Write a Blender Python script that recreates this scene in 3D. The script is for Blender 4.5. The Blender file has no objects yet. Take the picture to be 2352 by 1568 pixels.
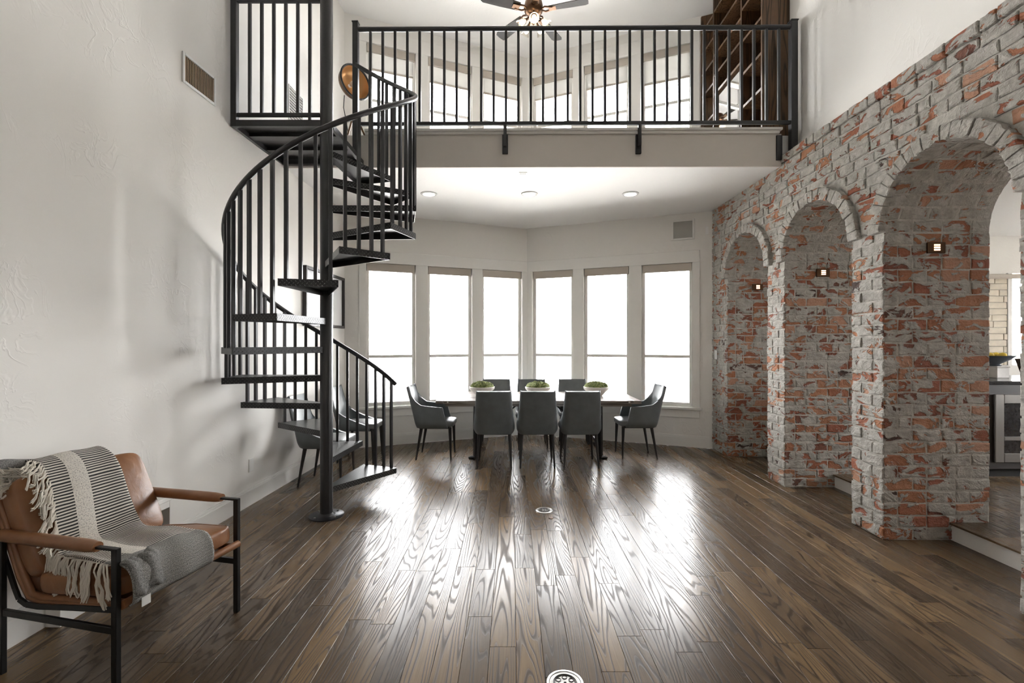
import bpy, bmesh, math, random
from mathutils import Vector, Matrix
random.seed(7)
R = random.random
def U(a, b): return a + (b - a) * random.random()
PI = math.pi
SC = bpy.context.scene
COL = SC.collection

# ------------------------------------------------------------------ camera
F_PX, CX, CY, EYE = 1080.0, 1176.0, 784.0, 1.52
cam_d = bpy.data.cameras.new('camera'); cam = bpy.data.objects.new('camera', cam_d); COL.objects.link(cam)
cam_d.sensor_width = 36.0; cam_d.lens = 36.0 * F_PX / 2352.0
cam_d.clip_start = 0.05; cam_d.clip_end = 300
cam.location = (0, 0, EYE); cam.rotation_euler = (PI / 2, 0, 0)
SC.camera = cam
def proj(p):
    d = max(p[1], 0.05)
    return (CX + F_PX * p[0] / d, CY - F_PX * (p[2] - EYE) / d)

# ------------------------------------------------------------------ light
SC.view_settings.view_transform = 'Standard'; SC.view_settings.look = 'None'
SC.view_settings.gamma = 1.0; SC.view_settings.use_curve_mapping = False
SC.view_settings.exposure = 1.25
world = bpy.data.worlds.new('overcast_sky'); SC.world = world; world.use_nodes = True
bg = world.node_tree.nodes['Background']
bg.inputs[0].default_value = (0.985, 0.99, 1.0, 1); bg.inputs[1].default_value = 11.0
SC.cycles.use_denoising = True
SC.cycles.diffuse_bounces = 4; SC.cycles.glossy_bounces = 3; SC.cycles.max_bounces = 6; SC.cycles.transparent_max_bounces = 8
SC.cycles.use_adaptive_sampling = True; SC.cycles.adaptive_threshold = 0.2; SC.cycles.adaptive_min_samples = 16
SC.cycles.sample_clamp_indirect = 8.0

def portal(loc, rot, sx, sy):
    l = bpy.data.lights.new('window_portal', 'AREA'); l.shape = 'RECTANGLE'; l.size = sx; l.size_y = sy
    l.cycles.is_portal = True
    o = bpy.data.objects.new('window_portal', l); COL.objects.link(o); o.location = loc; o.rotation_euler = rot
    return o

# ------------------------------------------------------------------ material helpers
def new_mat(name):
    m = bpy.data.materials.new(name); m.use_nodes = True
    nt = m.node_tree; b = nt.nodes['Principled BSDF']
    return m, nt, b
def N(nt, kind, **kw):
    n = nt.nodes.new(kind)
    for k, v in kw.items():
        if k.startswith('i_'):
            key = k[2:]
            key = int(key) if key.isdigit() else key.replace('_', ' ')
            n.inputs[key].default_value = v
        else: setattr(n, k, v)
    return n
def L(nt, a, b): nt.links.new(a, b)
def M(nt, op, a, b=None, c=None, clamp=False):
    n = nt.nodes.new('ShaderNodeMath'); n.operation = op; n.use_clamp = clamp
    for i, v in enumerate((a, b, c)):
        if v is None: continue
        if isinstance(v, (int, float)): n.inputs[i].default_value = v
        else: nt.links.new(v, n.inputs[i])
    return n.outputs[0]
def ramp(nt, fac, stops, interp='LINEAR'):
    n = nt.nodes.new('ShaderNodeValToRGB'); n.color_ramp.interpolation = interp
    e = n.color_ramp.elements
    while len(e) < len(stops): e.new(0.5)
    for i, (p, c) in enumerate(stops):
        e[i].position = p; e[i].color = (c[0], c[1], c[2], 1) if not isinstance(c, (int, float)) else (c, c, c, 1)
    nt.links.new(fac, n.inputs[0]); return n.outputs[0]
def mixc(nt, fac, a, b):
    n = nt.nodes.new('ShaderNodeMix'); n.data_type = 'RGBA'
    for key, v in ((0, fac), (6, a), (7, b)):
        if isinstance(v, tuple): n.inputs[key].default_value = (v[0], v[1], v[2], 1)
        elif isinstance(v, (int, float)): n.inputs[key].default_value = v
        else: nt.links.new(v, n.inputs[key])
    return n.outputs[2]
def noise(nt, vec, scale, detail=2, rough=0.5, dist=0.0):
    n = N(nt, 'ShaderNodeTexNoise'); n.inputs['Scale'].default_value = scale
    n.inputs['Detail'].default_value = detail; n.inputs['Roughness'].default_value = rough
    n.inputs['Distortion'].default_value = dist
    if vec is not None: nt.links.new(vec, n.inputs['Vector'])
    return n.outputs[0]
def bump(nt, b, h, strength=0.3, dist=0.01):
    n = N(nt, 'ShaderNodeBump'); n.inputs['Strength'].default_value = strength; n.inputs['Distance'].default_value = dist
    nt.links.new(h, n.inputs['Height']); nt.links.new(n.outputs[0], b.inputs['Normal'])
def mapping(nt, vec, scale=(1, 1, 1), loc=(0, 0, 0), rot=(0, 0, 0)):
    n = N(nt, 'ShaderNodeMapping'); n.inputs['Scale'].default_value = scale; n.inputs['Location'].default_value = loc
    n.inputs['Rotation'].default_value = rot
    nt.links.new(vec, n.inputs[0]); return n.outputs[0]
def objco(nt): return N(nt, 'ShaderNodeTexCoord').outputs['Object']
def worldpos(nt): return N(nt, 'ShaderNodeNewGeometry').outputs['Position']
def simple(name, col, rough=0.5, metal=0.0, bumpscale=None, bs=0.1, var=0.0, vscale=6.0, spec=None, coat=0.0):
    m, nt, b = new_mat(name)
    b.inputs['Base Color'].default_value = (*col, 1); b.inputs['Roughness'].default_value = rough
    b.inputs['Metallic'].default_value = metal
    if spec is not None: b.inputs['Specular IOR Level'].default_value = spec
    if coat: b.inputs['Coat Weight'].default_value = coat; b.inputs['Coat Roughness'].default_value = 0.15
    co = objco(nt)
    if var:
        f = noise(nt, co, vscale, 4)
        lo = tuple(c * (1 - var) for c in col); hi = tuple(min(1, c * (1 + var)) for c in col)
        L(nt, ramp(nt, f, [(0.3, lo), (0.7, hi)]), b.inputs['Base Color'])
    if bumpscale: bump(nt, b, noise(nt, co, bumpscale, 3), bs, 0.005)
    return m
def emit(name, col, strength):
    m = bpy.data.materials.new(name); m.use_nodes = True; nt = m.node_tree; nt.nodes.clear()
    e = N(nt, 'ShaderNodeEmission'); e.inputs[0].default_value = (*col, 1); e.inputs[1].default_value = strength
    o = N(nt, 'ShaderNodeOutputMaterial'); L(nt, e.outputs[0], o.inputs[0]); return m

MAT = {}
# painted plaster with hand-trowelled marks
def plaster(name, col, amt=1.0):
    m, nt, b = new_mat(name); p = worldpos(nt)
    b.inputs['Base Color'].default_value = (*col, 1); b.inputs['Roughness'].default_value = 0.62
    n1 = noise(nt, mapping(nt, p, (5, 5, 4)), 1.3, 3, 0.55, 0.9)
    spots = ramp(nt, noise(nt, p, 1.6, 2), [(0.5, 0.0), (0.62, 1.0)])
    edge = ramp(nt, n1, [(0.44, 0), (0.5, 1), (0.515, 0.1), (0.6, 0)])
    n2 = noise(nt, p, 55, 3)
    h = M(nt, 'ADD', M(nt, 'MULTIPLY', M(nt, 'MULTIPLY', edge, spots), 0.8), M(nt, 'MULTIPLY', n2, 0.12))
    bump(nt, b, h, 0.28 * amt, 0.008)
    return m
MAT['wall'] = plaster('wall_plaster', (0.80, 0.78, 0.74))
MAT['ceiling'] = plaster('ceiling_paint', (0.81, 0.80, 0.78), 0.35)
MAT['shadedfascia'] = plaster('fascia_shade_tone', (0.66, 0.62, 0.57), 0.4)  # backlit shade of the fascia put into its base colour
MAT['rearwall'] = plaster('rear_wall_paint', (0.78, 0.75, 0.71))
MAT['trim'] = simple('trim_paint', (0.80, 0.785, 0.75), 0.38)
MAT['lightring'] = simple('recessed_trim_ring', (0.55, 0.54, 0.52), 0.35)
MAT['white'] = simple('white_plastic', (0.82, 0.82, 0.80), 0.35)
MAT['shade'] = simple('shade_fabric', (0.50, 0.45, 0.39), 0.8, bumpscale=250, bs=0.1)
MAT['black'] = simple('black_painted_steel', (0.022, 0.022, 0.024), 0.33, 0.0, 90, 0.06)
MAT['blacksatin'] = simple('black_satin_steel', (0.03, 0.03, 0.03), 0.38, 0.6)
MAT['darkleg'] = simple('dark_chair_leg', (0.022, 0.020, 0.020), 0.35)
MAT['greyleather'] = simple('charcoal_leather', (0.13, 0.145, 0.152), 0.42, 0, 220, 0.12, 0.12, 9)
MAT['litleather'] = simple('charcoal_leather_lit', (0.17, 0.175, 0.175), 0.36, 0, 220, 0.12, 0.08, 9)  # lighter copy of the charcoal leather, light on the seat put into its colour
MAT['steel'] = simple('brushed_steel', (0.55, 0.54, 0.52), 0.28, 1.0, 60, 0.05)
MAT['darksteel'] = simple('oven_steel', (0.19, 0.18, 0.17), 0.4, 0.9, 60, 0.05)
MAT['bronze'] = simple('oiled_bronze', (0.10, 0.055, 0.03), 0.33, 0.9)
MAT['blade'] = simple('fan_blade_wood', (0.028, 0.026, 0.025), 0.6, 0, 40, 0.1, 0.25, 5, 0.25)
MAT['blackstone'] = simple('black_counter_stone', (0.02, 0.02, 0.022), 0.15, 0, None, 0, 0.4, 40)
MAT['darkcab'] = simple('dark_cabinet', (0.03, 0.024, 0.022), 0.4)
MAT['ceramic'] = simple('white_ceramic', (0.66, 0.63, 0.59), 0.5, 0, 30, 0.15, 0.1, 12)
MAT['greybowl'] = simple('grey_glazed_bowl', (0.13, 0.15, 0.18), 0.3)
MAT['lemon'] = simple('lemon_skin', (0.85, 0.62, 0.08), 0.4, 0, 90, 0.2)
MAT['copper'] = simple('copper_inside', (0.55, 0.30, 0.12), 0.35, 0.55)
MAT['concrete'] = simple('patio_concrete', (0.62, 0.60, 0.57), 0.85, 0, 20, 0.2, 0.1, 1.5)
MAT['dark'] = simple('dark_void', (0.012, 0.012, 0.012), 0.7)
MAT['slat'] = simple('tan_vent_slat', (0.42, 0.29, 0.16), 0.5)
MAT['filter'] = simple('grey_vent_mesh', (0.42, 0.41, 0.38), 0.7, 0, 300, 0.3)
MAT['mirror'] = simple('mirror_glass', (0.86, 0.87, 0.88), 0.02, 1.0)
MAT['recessed'] = emit('recessed_lamp_glow', (1.0, 0.95, 0.86), 7.0)
MAT['bulb'] = emit('bulb_glow', (1.0, 0.80, 0.52), 14.0)
MAT['louvre'] = emit('step_light_glow', (1.0, 0.62, 0.34), 2.2)
MAT['blueled'] = emit('blue_display', (0.2, 0.4, 1.0), 2.0)
# window glass: plain pane, mostly clear with a faint reflection
def glass():
    m = bpy.data.materials.new('window_glass'); m.use_nodes = True; nt = m.node_tree; nt.nodes.clear()
    t = N(nt, 'ShaderNodeBsdfTransparent'); g = N(nt, 'ShaderNodeBsdfGlossy'); g.inputs['Roughness'].default_value = 0.02
    fr = N(nt, 'ShaderNodeFresnel'); fr.inputs[0].default_value = 1.35
    mx = N(nt, 'ShaderNodeMixShader'); o = N(nt, 'ShaderNodeOutputMaterial')
    L(nt, fr.outputs[0], mx.inputs[0]); L(nt, t.outputs[0], mx.inputs[1]); L(nt, g.outputs[0], mx.inputs[2]); L(nt, mx.outputs[0], o.inputs[0])
    return m
MAT['glass'] = glass()
# translucent roller shade
def sheer():
    m = bpy.data.materials.new('sheer_roller_shade'); m.use_nodes = True; nt = m.node_tree; nt.nodes.clear()
    t = N(nt, 'ShaderNodeBsdfTranslucent'); t.inputs[0].default_value = (0.34, 0.335, 0.32, 1)
    d = N(nt, 'ShaderNodeBsdfDiffuse'); d.inputs[0].default_value = (0.75, 0.74, 0.71, 1)
    mx = N(nt, 'ShaderNodeMixShader'); mx.inputs[0].default_value = 0.4; o = N(nt, 'ShaderNodeOutputMaterial')
    L(nt, t.outputs[0], mx.inputs[1]); L(nt, d.outputs[0], mx.inputs[2]); L(nt, mx.outputs[0], o.inputs[0]); return m
MAT['sheer'] = sheer()

# oak plank floor: contour lines of stretched noise give the cathedral grain
def wood(name, cols, scale=(7.0, 0.62, 7.0), rings=15, rough=(0.2, 0.36), bs=0.12, fibre=1.0, coat=0.0, tint=0.5, spec=(0.4, 0.5)):
    m, nt, b = new_mat(name); co = objco(nt)
    rnd = N(nt, 'ShaderNodeObjectInfo').outputs['Random']
    off = N(nt, 'ShaderNodeCombineXYZ')
    L(nt, M(nt, 'MULTIPLY', rnd, 37.0), off.inputs[0]); L(nt, M(nt, 'MULTIPLY', rnd, 91.0), off.inputs[1]); L(nt, M(nt, 'MULTIPLY', rnd, 53.0), off.inputs[2])
    mp = mapping(nt, co, scale)
    ad = N(nt, 'ShaderNodeVectorMath'); ad.operation = 'ADD'; L(nt, mp, ad.inputs[0]); L(nt, off.outputs[0], ad.inputs[1])
    h = noise(nt, ad.outputs[0], 1.0, 1.5, 0.4)
    ring = M(nt, 'SINE', M(nt, 'MULTIPLY', h, rings * 6.283))
    line = ramp(nt, M(nt, 'MULTIPLY_ADD', ring, 0.5, 0.5), [(0.0, 0.0), (0.10, 0.25), (0.36, 0.9), (1.0, 1.0)])
    fsc = (scale[0] * 28, scale[1] * 9, scale[2] * 28)
    ad2 = N(nt, 'ShaderNodeVectorMath'); ad2.operation = 'ADD'; L(nt, mapping(nt, co, fsc), ad2.inputs[0]); L(nt, off.outputs[0], ad2.inputs[1])
    fib = noise(nt, ad2.outputs[0], 1.0, 3, 0.6)
    big = noise(nt, ad.outputs[0], 0.55, 2)
    tone = M(nt, 'ADD', M(nt, 'MULTIPLY', rnd, tint), M(nt, 'MULTIPLY', big, 1.0 - tint))
    base = ramp(nt, tone, [(0.22, cols[1]), (0.5, cols[2]), (0.78, cols[3])])
    base = mixc(nt, M(nt, 'MULTIPLY', M(nt, 'SUBTRACT', 1.0, fib), 0.55 * fibre), base, cols[0])
    c = mixc(nt, M(nt, 'MULTIPLY_ADD', line, 0.8, 0.2), cols[0], base)
    L(nt, c, b.inputs['Base Color'])
    L(nt, ramp(nt, line, [(0.0, rough[1]), (1.0, rough[0])]), b.inputs['Roughness'])
    L(nt, ramp(nt, line, [(0.0, spec[0]), (1.0, spec[1])]), b.inputs['Specular IOR Level'])
    bump(nt, b, M(nt, 'ADD', M(nt, 'MULTIPLY', line, 0.7), M(nt, 'MULTIPLY', fib, 0.3)), bs, 0.004)
    if coat: b.inputs['Coat Weight'].default_value = coat; b.inputs['Coat Roughness'].default_value = 0.12
    return m
MAT['oak'] = wood('dark_oak_floor', [(0.042, 0.028, 0.018), (0.092, 0.065, 0.041), (0.168, 0.114, 0.066), (0.30, 0.20, 0.105)], scale=(6.5, 0.5, 6.5), rings=26, rough=(0.23, 0.34), bs=0.12, spec=(0.10, 0.36))
MAT['walnut'] = wood('walnut_shelving', [(0.02, 0.011, 0.006), (0.07, 0.035, 0.016), (0.13, 0.065, 0.028), (0.20, 0.105, 0.045)], (9, 9, 0.8), 9, (0.32, 0.45), 0.1)
MAT['tabletop'] = wood('weathered_tabletop', [(0.07, 0.055, 0.045), (0.20, 0.165, 0.14), (0.27, 0.23, 0.20), (0.34, 0.30, 0.26)], (0.7, 9, 9), 8, (0.3, 0.45), 0.12)

# brick faces smeared with mortar; per-brick tone comes from the 'tone' attribute
def brickmat():
    m, nt, b = new_mat('smeared_brick'); p = worldpos(nt)
    at = N(nt, 'ShaderNodeAttribute'); at.attribute_name = 'tone'; tone = at.outputs['Fac']
    at2 = N(nt, 'ShaderNodeAttribute'); at2.attribute_name = 'smear'; smear = at2.outputs['Fac']
    n1 = noise(nt, p, 30, 4, 0.6)
    t2 = M(nt, 'ADD', tone, M(nt, 'MULTIPLY', M(nt, 'SUBTRACT', n1, 0.5), 0.35))
    c = ramp(nt, t2, [(0.02, (0.07, 0.042, 0.034)), (0.16, (0.19, 0.075, 0.048)), (0.42, (0.32, 0.105, 0.058)), (0.70, (0.40, 0.175, 0.085)), (0.95, (0.46, 0.26, 0.17))])
    sm = noise(nt, mapping(nt, p, (6.5, 6.5, 11)), 1.0, 4, 0.6, 0.7)
    smt = M(nt, 'ADD', M(nt, 'ADD', sm, smear), M(nt, 'MULTIPLY', M(nt, 'SUBTRACT', tone, 0.5), -0.10))
    fac = ramp(nt, smt, [(0.468, 0.0), (0.50, 1.0)])
    mort = ramp(nt, noise(nt, p, 18, 4, 0.6), [(0.3, (0.32, 0.30, 0.265)), (0.7, (0.50, 0.48, 0.435))])
    L(nt, mixc(nt, fac, c, mort), b.inputs['Base Color'])
    b.inputs['Roughness'].default_value = 0.85
    rel = noise(nt, p, 60, 5, 0.65)
    h = M(nt, 'ADD', M(nt, 'ADD', M(nt, 'MULTIPLY', fac, 0.55), M(nt, 'MULTIPLY', sm, 2.2)), M(nt, 'MULTIPLY', rel, 0.55))
    bump(nt, b, h, 0.95, 0.018)
    return m
MAT['brick'] = brickmat()
def mortarmat():
    m, nt, b = new_mat('rough_mortar'); p = worldpos(nt)
    L(nt, ramp(nt, noise(nt, p, 14, 4, 0.6), [(0.3, (0.36, 0.34, 0.30)), (0.7, (0.56, 0.54, 0.49))]), b.inputs['Base Color'])
    b.inputs['Roughness'].default_value = 0.9
    bump(nt, b, M(nt, 'ADD', noise(nt, p, 14, 4, 0.6, 0.6), M(nt, 'MULTIPLY', noise(nt, p, 70, 4), 0.5)), 0.8, 0.015)
    return m
MAT['mortar'] = mortarmat()

# raised diamond tread plate, in the uv metres of each face
def diamond():
    m, nt, b = new_mat('diamond_plate_steel')
    uv = N(nt, 'ShaderNodeTexCoord').outputs['UV']
    s = N(nt, 'ShaderNodeSeparateXYZ'); L(nt, mapping(nt, uv, (1 / 0.021, 1 / 0.021, 1), (0, 0, 0), (0, 0, PI / 4)), s.inputs[0])
    u, v = s.outputs[0], s.outputs[1]
    par = M(nt, 'MODULO', M(nt, 'ABSOLUTE', M(nt, 'ADD', M(nt, 'FLOOR', u), M(nt, 'FLOOR', v))), 2.0)
    fu = M(nt, 'ABSOLUTE', M(nt, 'SUBTRACT', M(nt, 'FRACT', u), 0.5)); fv = M(nt, 'ABSOLUTE', M(nt, 'SUBTRACT', M(nt, 'FRACT', v), 0.5))
    a = M(nt, 'ADD', M(nt, 'MULTIPLY', fu, 2.0), M(nt, 'MULTIPLY', fv, 6.5))
    c = M(nt, 'ADD', M(nt, 'MULTIPLY', fu, 6.5), M(nt, 'MULTIPLY', fv, 2.0))
    sel = M(nt, 'ADD', M(nt, 'MULTIPLY', a, par), M(nt, 'MULTIPLY', c, M(nt, 'SUBTRACT', 1.0, par)))
    h = M(nt, 'SUBTRACT', 1.0, sel, clamp=True)
    L(nt, ramp(nt, h, [(0.0, (0.02, 0.02, 0.02)), (0.45, (0.16, 0.16, 0.155))]), b.inputs['Base Color'])
    b.inputs['Metallic'].default_value = 0.35; b.inputs['Roughness'].default_value = 0.34
    bump(nt, b, h, 1.0, 0.006)
    return m
MAT['diamond'] = diamond()

# tan leather
def leather():
    m, nt, b = new_mat('tan_leather'); co = objco(nt)
    L(nt, ramp(nt, noise(nt, co, 7, 4), [(0.3, (0.19, 0.078, 0.030)), (0.7, (0.30, 0.135, 0.056))]), b.inputs['Base Color'])
    b.inputs['Roughness'].default_value = 0.34
    h = M(nt, 'ADD', noise(nt, co, 9, 3, 0.5, 1.2), M(nt, 'MULTIPLY', noise(nt, co, 220, 2), 0.12))
    bump(nt, b, h, 0.25, 0.012)
    return m
MAT['leather'] = leather()
# woven throw: uv.x runs across from the fringe, uv.y along the drape (metres)
def throwmat():
    m, nt, b = new_mat('striped_woven_throw')
    uv = N(nt, 'ShaderNodeTexCoord').outputs['UV']
    s = N(nt, 'ShaderNodeSeparateXYZ'); L(nt, uv, s.inputs[0]); u, v = s.outputs[0], s.outputs[1]
    wob = M(nt, 'MULTIPLY', M(nt, 'SUBTRACT', noise(nt, uv, 6, 2), 0.5), 0.012)
    st = M(nt, 'SINE', M(nt, 'MULTIPLY', M(nt, 'ADD', v, wob), 6.283 / 0.0145))
    stripe = ramp(nt, M(nt, 'MULTIPLY_ADD', st, 0.5, 0.5), [(0.40, 0.0), (0.60, 1.0)])
    c = mixc(nt, stripe, (0.035, 0.034, 0.032), (0.66, 0.62, 0.55))
    hz = noise(nt, mapping(nt, uv, (330, 330, 1)), 1.0, 2, 0.7)
    heather = ramp(nt, hz, [(0.38, (0.06, 0.06, 0.058)), (0.62, (0.42, 0.41, 0.38))])
    fr = ramp(nt, v, [(0.0, 0.0), (1.0, 1.0)])
    hmask = M(nt, 'GREATER_THAN', M(nt, 'ADD', v, M(nt, 'MULTIPLY', u, -0.12)), 1.21)
    c = mixc(nt, hmask, c, heather)
    bo = noise(nt, mapping(nt, uv, (160, 160, 1)), 1.0, 3, 0.7)
    boucle = ramp(nt, bo, [(0.34, (0.30, 0.28, 0.25)), (0.5, (0.74, 0.70, 0.63))])
    bm = M(nt, 'MULTIPLY', M(nt, 'GREATER_THAN', u, 0.088), M(nt, 'LESS_THAN', u, 0.168))
    bm = M(nt, 'MULTIPLY', bm, M(nt, 'LESS_THAN', v, 1.25))
    c = mixc(nt, bm, c, boucle)
    L(nt, c, b.inputs['Base Color']); b.inputs['Roughness'].default_value = 0.95
    h = M(nt, 'ADD', M(nt, 'MULTIPLY', stripe, 0.5), M(nt, 'MULTIPLY', M(nt, 'ADD', bm, 0.15), bo))
    bump(nt, b, h, 0.7, 0.006)
    return m
MAT['throw'] = throwmat()
MAT['yarn'] = simple('cream_yarn', (0.70, 0.65, 0.57), 0.95, 0, 400, 0.3)
MAT['heather'] = simple('heather_grey_wool', (0.18, 0.175, 0.165), 0.95, 0, 260, 0.5, 0.6, 220)
# moss
def moss():
    m, nt, b = new_mat('preserved_moss'); co = objco(nt)
    L(nt, ramp(nt, noise(nt, co, 38, 4, 0.7), [(0.3, (0.03, 0.045, 0.015)), (0.5, (0.14, 0.17, 0.05)), (0.72, (0.33, 0.34, 0.13))]), b.inputs['Base Color'])
    b.inputs['Roughness'].default_value = 0.95; bump(nt, b, noise(nt, co, 90, 4), 0.8, 0.01); return m
MAT['moss'] = moss()
MAT['stone'] = simple('cream_stone_tile', (0.62, 0.55, 0.44), 0.5, 0, 12, 0.15, 0.12, 9)
MAT['picture'] = None
def printmat():
    m, nt, b = new_mat('pale_abstract_print'); co = objco(nt)
    w = noise(nt, mapping(nt, co, (1, 1.6, 0.5)), 1.4, 3, 0.5, 0.8)
    L(nt, ramp(nt, w, [(0.35, (0.42, 0.43, 0.45)), (0.5, (0.72, 0.72, 0.72)), (0.65, (0.80, 0.79, 0.77))]), b.inputs['Base Color'])
    b.inputs['Roughness'].default_value = 0.25; return m
MAT['print'] = printmat()

# ------------------------------------------------------------------ mesh helpers
class MB:
    def __init__(s): s.v = []; s.f = []; s.uv = {}; s.tone = {}
    def quad(s, pts, uv=None):
        i = len(s.v); s.v += [tuple(p) for p in pts]; s.f.append(tuple(range(i, i + len(pts))))
        if uv: s.uv[len(s.f) - 1] = uv
        return s
    def obox(s, c, ax, ay, az, hx, hy, hz, ch=0.0):
        c = Vector(c); ax, ay, az = Vector(ax), Vector(ay), Vector(az)
        if ch <= 0:
            i = len(s.v)
            for sx in (-1, 1):
                for sy in (-1, 1):
                    for sz in (-1, 1): s.v.append(tuple(c + ax * hx * sx + ay * hy * sy + az * hz * sz))
            for f in ((0, 1, 3, 2), (4, 6, 7, 5), (0, 4, 5, 1), (2, 3, 7, 6), (0, 2, 6, 4), (1, 5, 7, 3)): s.f.append(tuple(i + k for k in f))
            return s
        ch = min(ch, hx * 0.9, hy * 0.9, hz * 0.9)
        idx = {}
        for sx in (-1, 1):
            for sy in (-1, 1):
                for sz in (-1, 1):
                    for a in range(3):
                        h = [hx - ch, hy - ch, hz - ch]; h[a] += ch
                        idx[(sx, sy, sz, a)] = len(s.v)
                        s.v.append(tuple(c + ax * h[0] * sx + ay * h[1] * sy + az * h[2] * sz))
        for a in range(3):
            b_, c_ = (a + 1) % 3, (a + 2) % 3
            for sg in (-1, 1):
                q = []
                for sb, sc in ((-1, -1), (1, -1), (1, 1), (-1, 1)):
                    k = [0, 0, 0]; k[a] = sg; k[b_] = sb; k[c_] = sc; q.append(idx[(k[0], k[1], k[2], a)])
                s.f.append(tuple(q if sg > 0 else q[::-1]))
            for sb in (-1, 1):
                for sc in (-1, 1):
                    k0 = [0, 0, 0]; k0[b_] = sb; k0[c_] = sc
                    k1 = list(k0); k0[a] = -1; k1[a] = 1
                    q = [idx[(*k0, b_)], idx[(*k1, b_)], idx[(*k1, c_)], idx[(*k0, c_)]]
                    s.f.append(tuple(q if sb * sc > 0 else q[::-1]))
        for sx in (-1, 1):
            for sy in (-1, 1):
                for sz in (-1, 1):
                    q = [idx[(sx, sy, sz, a)] for a in range(3)]
                    s.f.append(tuple(q if sx * sy * sz > 0 else q[::-1]))
        return s
    def box(s, x0, x1, y0, y1, z0, z1, ch=0.0):
        return s.obox(((x0 + x1) / 2, (y0 + y1) / 2, (z0 + z1) / 2), (1, 0, 0), (0, 1, 0), (0, 0, 1), abs(x1 - x0) / 2, abs(y1 - y0) / 2, abs(z1 - z0) / 2, ch)
    def bar(s, p0, p1, w, h, up=(0, 0, 1), ch=0.0):
        p0, p1 = Vector(p0), Vector(p1); d = p1 - p0; ln = d.length; d /= ln; up = Vector(up)
        sd = d.cross(up)
        if sd.length < 1e-5: sd = d.cross(Vector((1, 0, 0)))
        sd.normalize(); u2 = sd.cross(d)
        return s.obox((p0 + p1) / 2, d, sd, u2, ln / 2, w / 2, h / 2, ch)
    def prism(s, poly, z0, z1):
        i = len(s.v); n = len(poly)
        s.v += [(p[0], p[1], z0) for p in poly] + [(p[0], p[1], z1) for p in poly]
        s.f.append(tuple(range(i + n - 1, i - 1, -1))); s.f.append(tuple(range(i + n, i + 2 * n)))
        for k in range(n): s.f.append((i + k, i + (k + 1) % n, i + n + (k + 1) % n, i + n + k))
        return s
    def tube(s, pts, r, n=8, cap=True, closed=False):
        pts = [Vector(p) for p in pts]; rs = r if isinstance(r, (list, tuple)) else [r] * len(pts)
        base = len(s.v); prev = None; m = len(pts)
        for k, p in enumerate(pts):
            if closed: t = pts[(k + 1) % m] - pts[k - 1]
            else: t = pts[min(k + 1, m - 1)] - pts[max(k - 1, 0)]
            t.normalize()
            if prev is None:
                a = Vector((0, 0, 1)) if abs(t.z) < 0.9 else Vector((1, 0, 0)); x = t.cross(a).normalized()
            else:
                x = prev - t * prev.dot(t); x = x.normalized() if x.length > 1e-6 else t.orthogonal().normalized()
            prev = x; y = t.cross(x)
            for q in range(n):
                a = 2 * PI * q / n; s.v.append(tuple(p + (x * math.cos(a) + y * math.sin(a)) * rs[k]))
        for k in range(m if closed else m - 1):
            k2 = (k + 1) % m
            for q in range(n):
                s.f.append((base + k * n + q, base + k * n + (q + 1) % n, base + k2 * n + (q + 1) % n, base + k2 * n + q))
        if cap and not closed:
            s.f.append(tuple(base + q for q in range(n - 1, -1, -1))); s.f.append(tuple(base + (m - 1) * n + q for q in range(n)))
        return s
    def lathe(s, prof, c=(0, 0, 0), n=24, mat=None, cap=True):
        base = len(s.v); c = Vector(c); m = len(prof)
        for r, z in prof:
            for q in range(n):
                a = 2 * PI * q / n; p = Vector((r * math.cos(a), r * math.sin(a), z))
                if mat is not None: p = mat @ p
                s.v.append(tuple(p + c))
        for k in range(m - 1):
            for q in range(n): s.f.append((base + k * n + q, base + k * n + (q + 1) % n, base + (k + 1) * n + (q + 1) % n, base + (k + 1) * n + q))
        if cap:
            s.f.append(tuple(base + q for q in range(n - 1, -1, -1))); s.f.append(tuple(base + (m - 1) * n + q for q in range(n)))
        return s
    def grid(s, fn, nu, nv, uvfn=None):
        base = len(s.v)
        for j in range(nv + 1):
            for i in range(nu + 1): s.v.append(tuple(fn(i / nu, j / nv)))
        for j in range(nv):
            for i in range(nu):
                a = base + j * (nu + 1) + i; s.f.append((a, a + 1, a + nu + 2, a + nu + 1))
                if uvfn: s.uv[len(s.f) - 1] = [uvfn(i / nu, j / nv), uvfn((i + 1) / nu, j / nv), uvfn((i + 1) / nu, (j + 1) / nv), uvfn(i / nu, (j + 1) / nv)]
        return s
    def mesh(s, name, origin=(0, 0, 0)):
        me = bpy.data.meshes.new(name); ox, oy, oz = origin
        me.from_pydata([(x - ox, y - oy, z - oz) for x, y, z in s.v], [], s.f)
        if s.uv:
            ul = me.uv_layers.new(name='UVMap')
            for fi, uvs in s.uv.items():
                for li, w in zip(me.polygons[fi].loop_indices, uvs): ul.data[li].uv = w
        return me
    def build(s, name, mat, parent=None, smooth=False, loc=None, angle=40, world=True, tone=None, smear=None):
        if loc is None: loc = (0, 0, 0)
        po = Vector((0, 0, 0))
        org = Vector(loc)
        me = s.mesh(name, org)
        if smooth:
            me.polygons.foreach_set('use_smooth', [True] * len(me.polygons)); me.set_sharp_from_angle(angle=math.radians(angle))
        if tone is not None:
            at = me.attributes.new('tone', 'FLOAT', 'FACE')
            at.data.foreach_set('value', tone if isinstance(tone, list) else [tone] * len(me.polygons))
        if smear is not None:
            at = me.attributes.new('smear', 'FLOAT', 'FACE')
            at.data.foreach_set('value', smear if isinstance(smear, list) else [smear] * len(me.polygons))
        if mat is not None: me.materials.append(mat)
        me.update()
        o = bpy.data.objects.new(name, me); COL.objects.link(o)
        o.location = org
        if parent is not None:
            o.parent = parent
            if world: o.location = org - world_loc(parent)
        return o
def world_loc(o):
    p = Vector((0, 0, 0))
    while o is not None: p += Vector(o.location); o = o.parent
    return p
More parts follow.
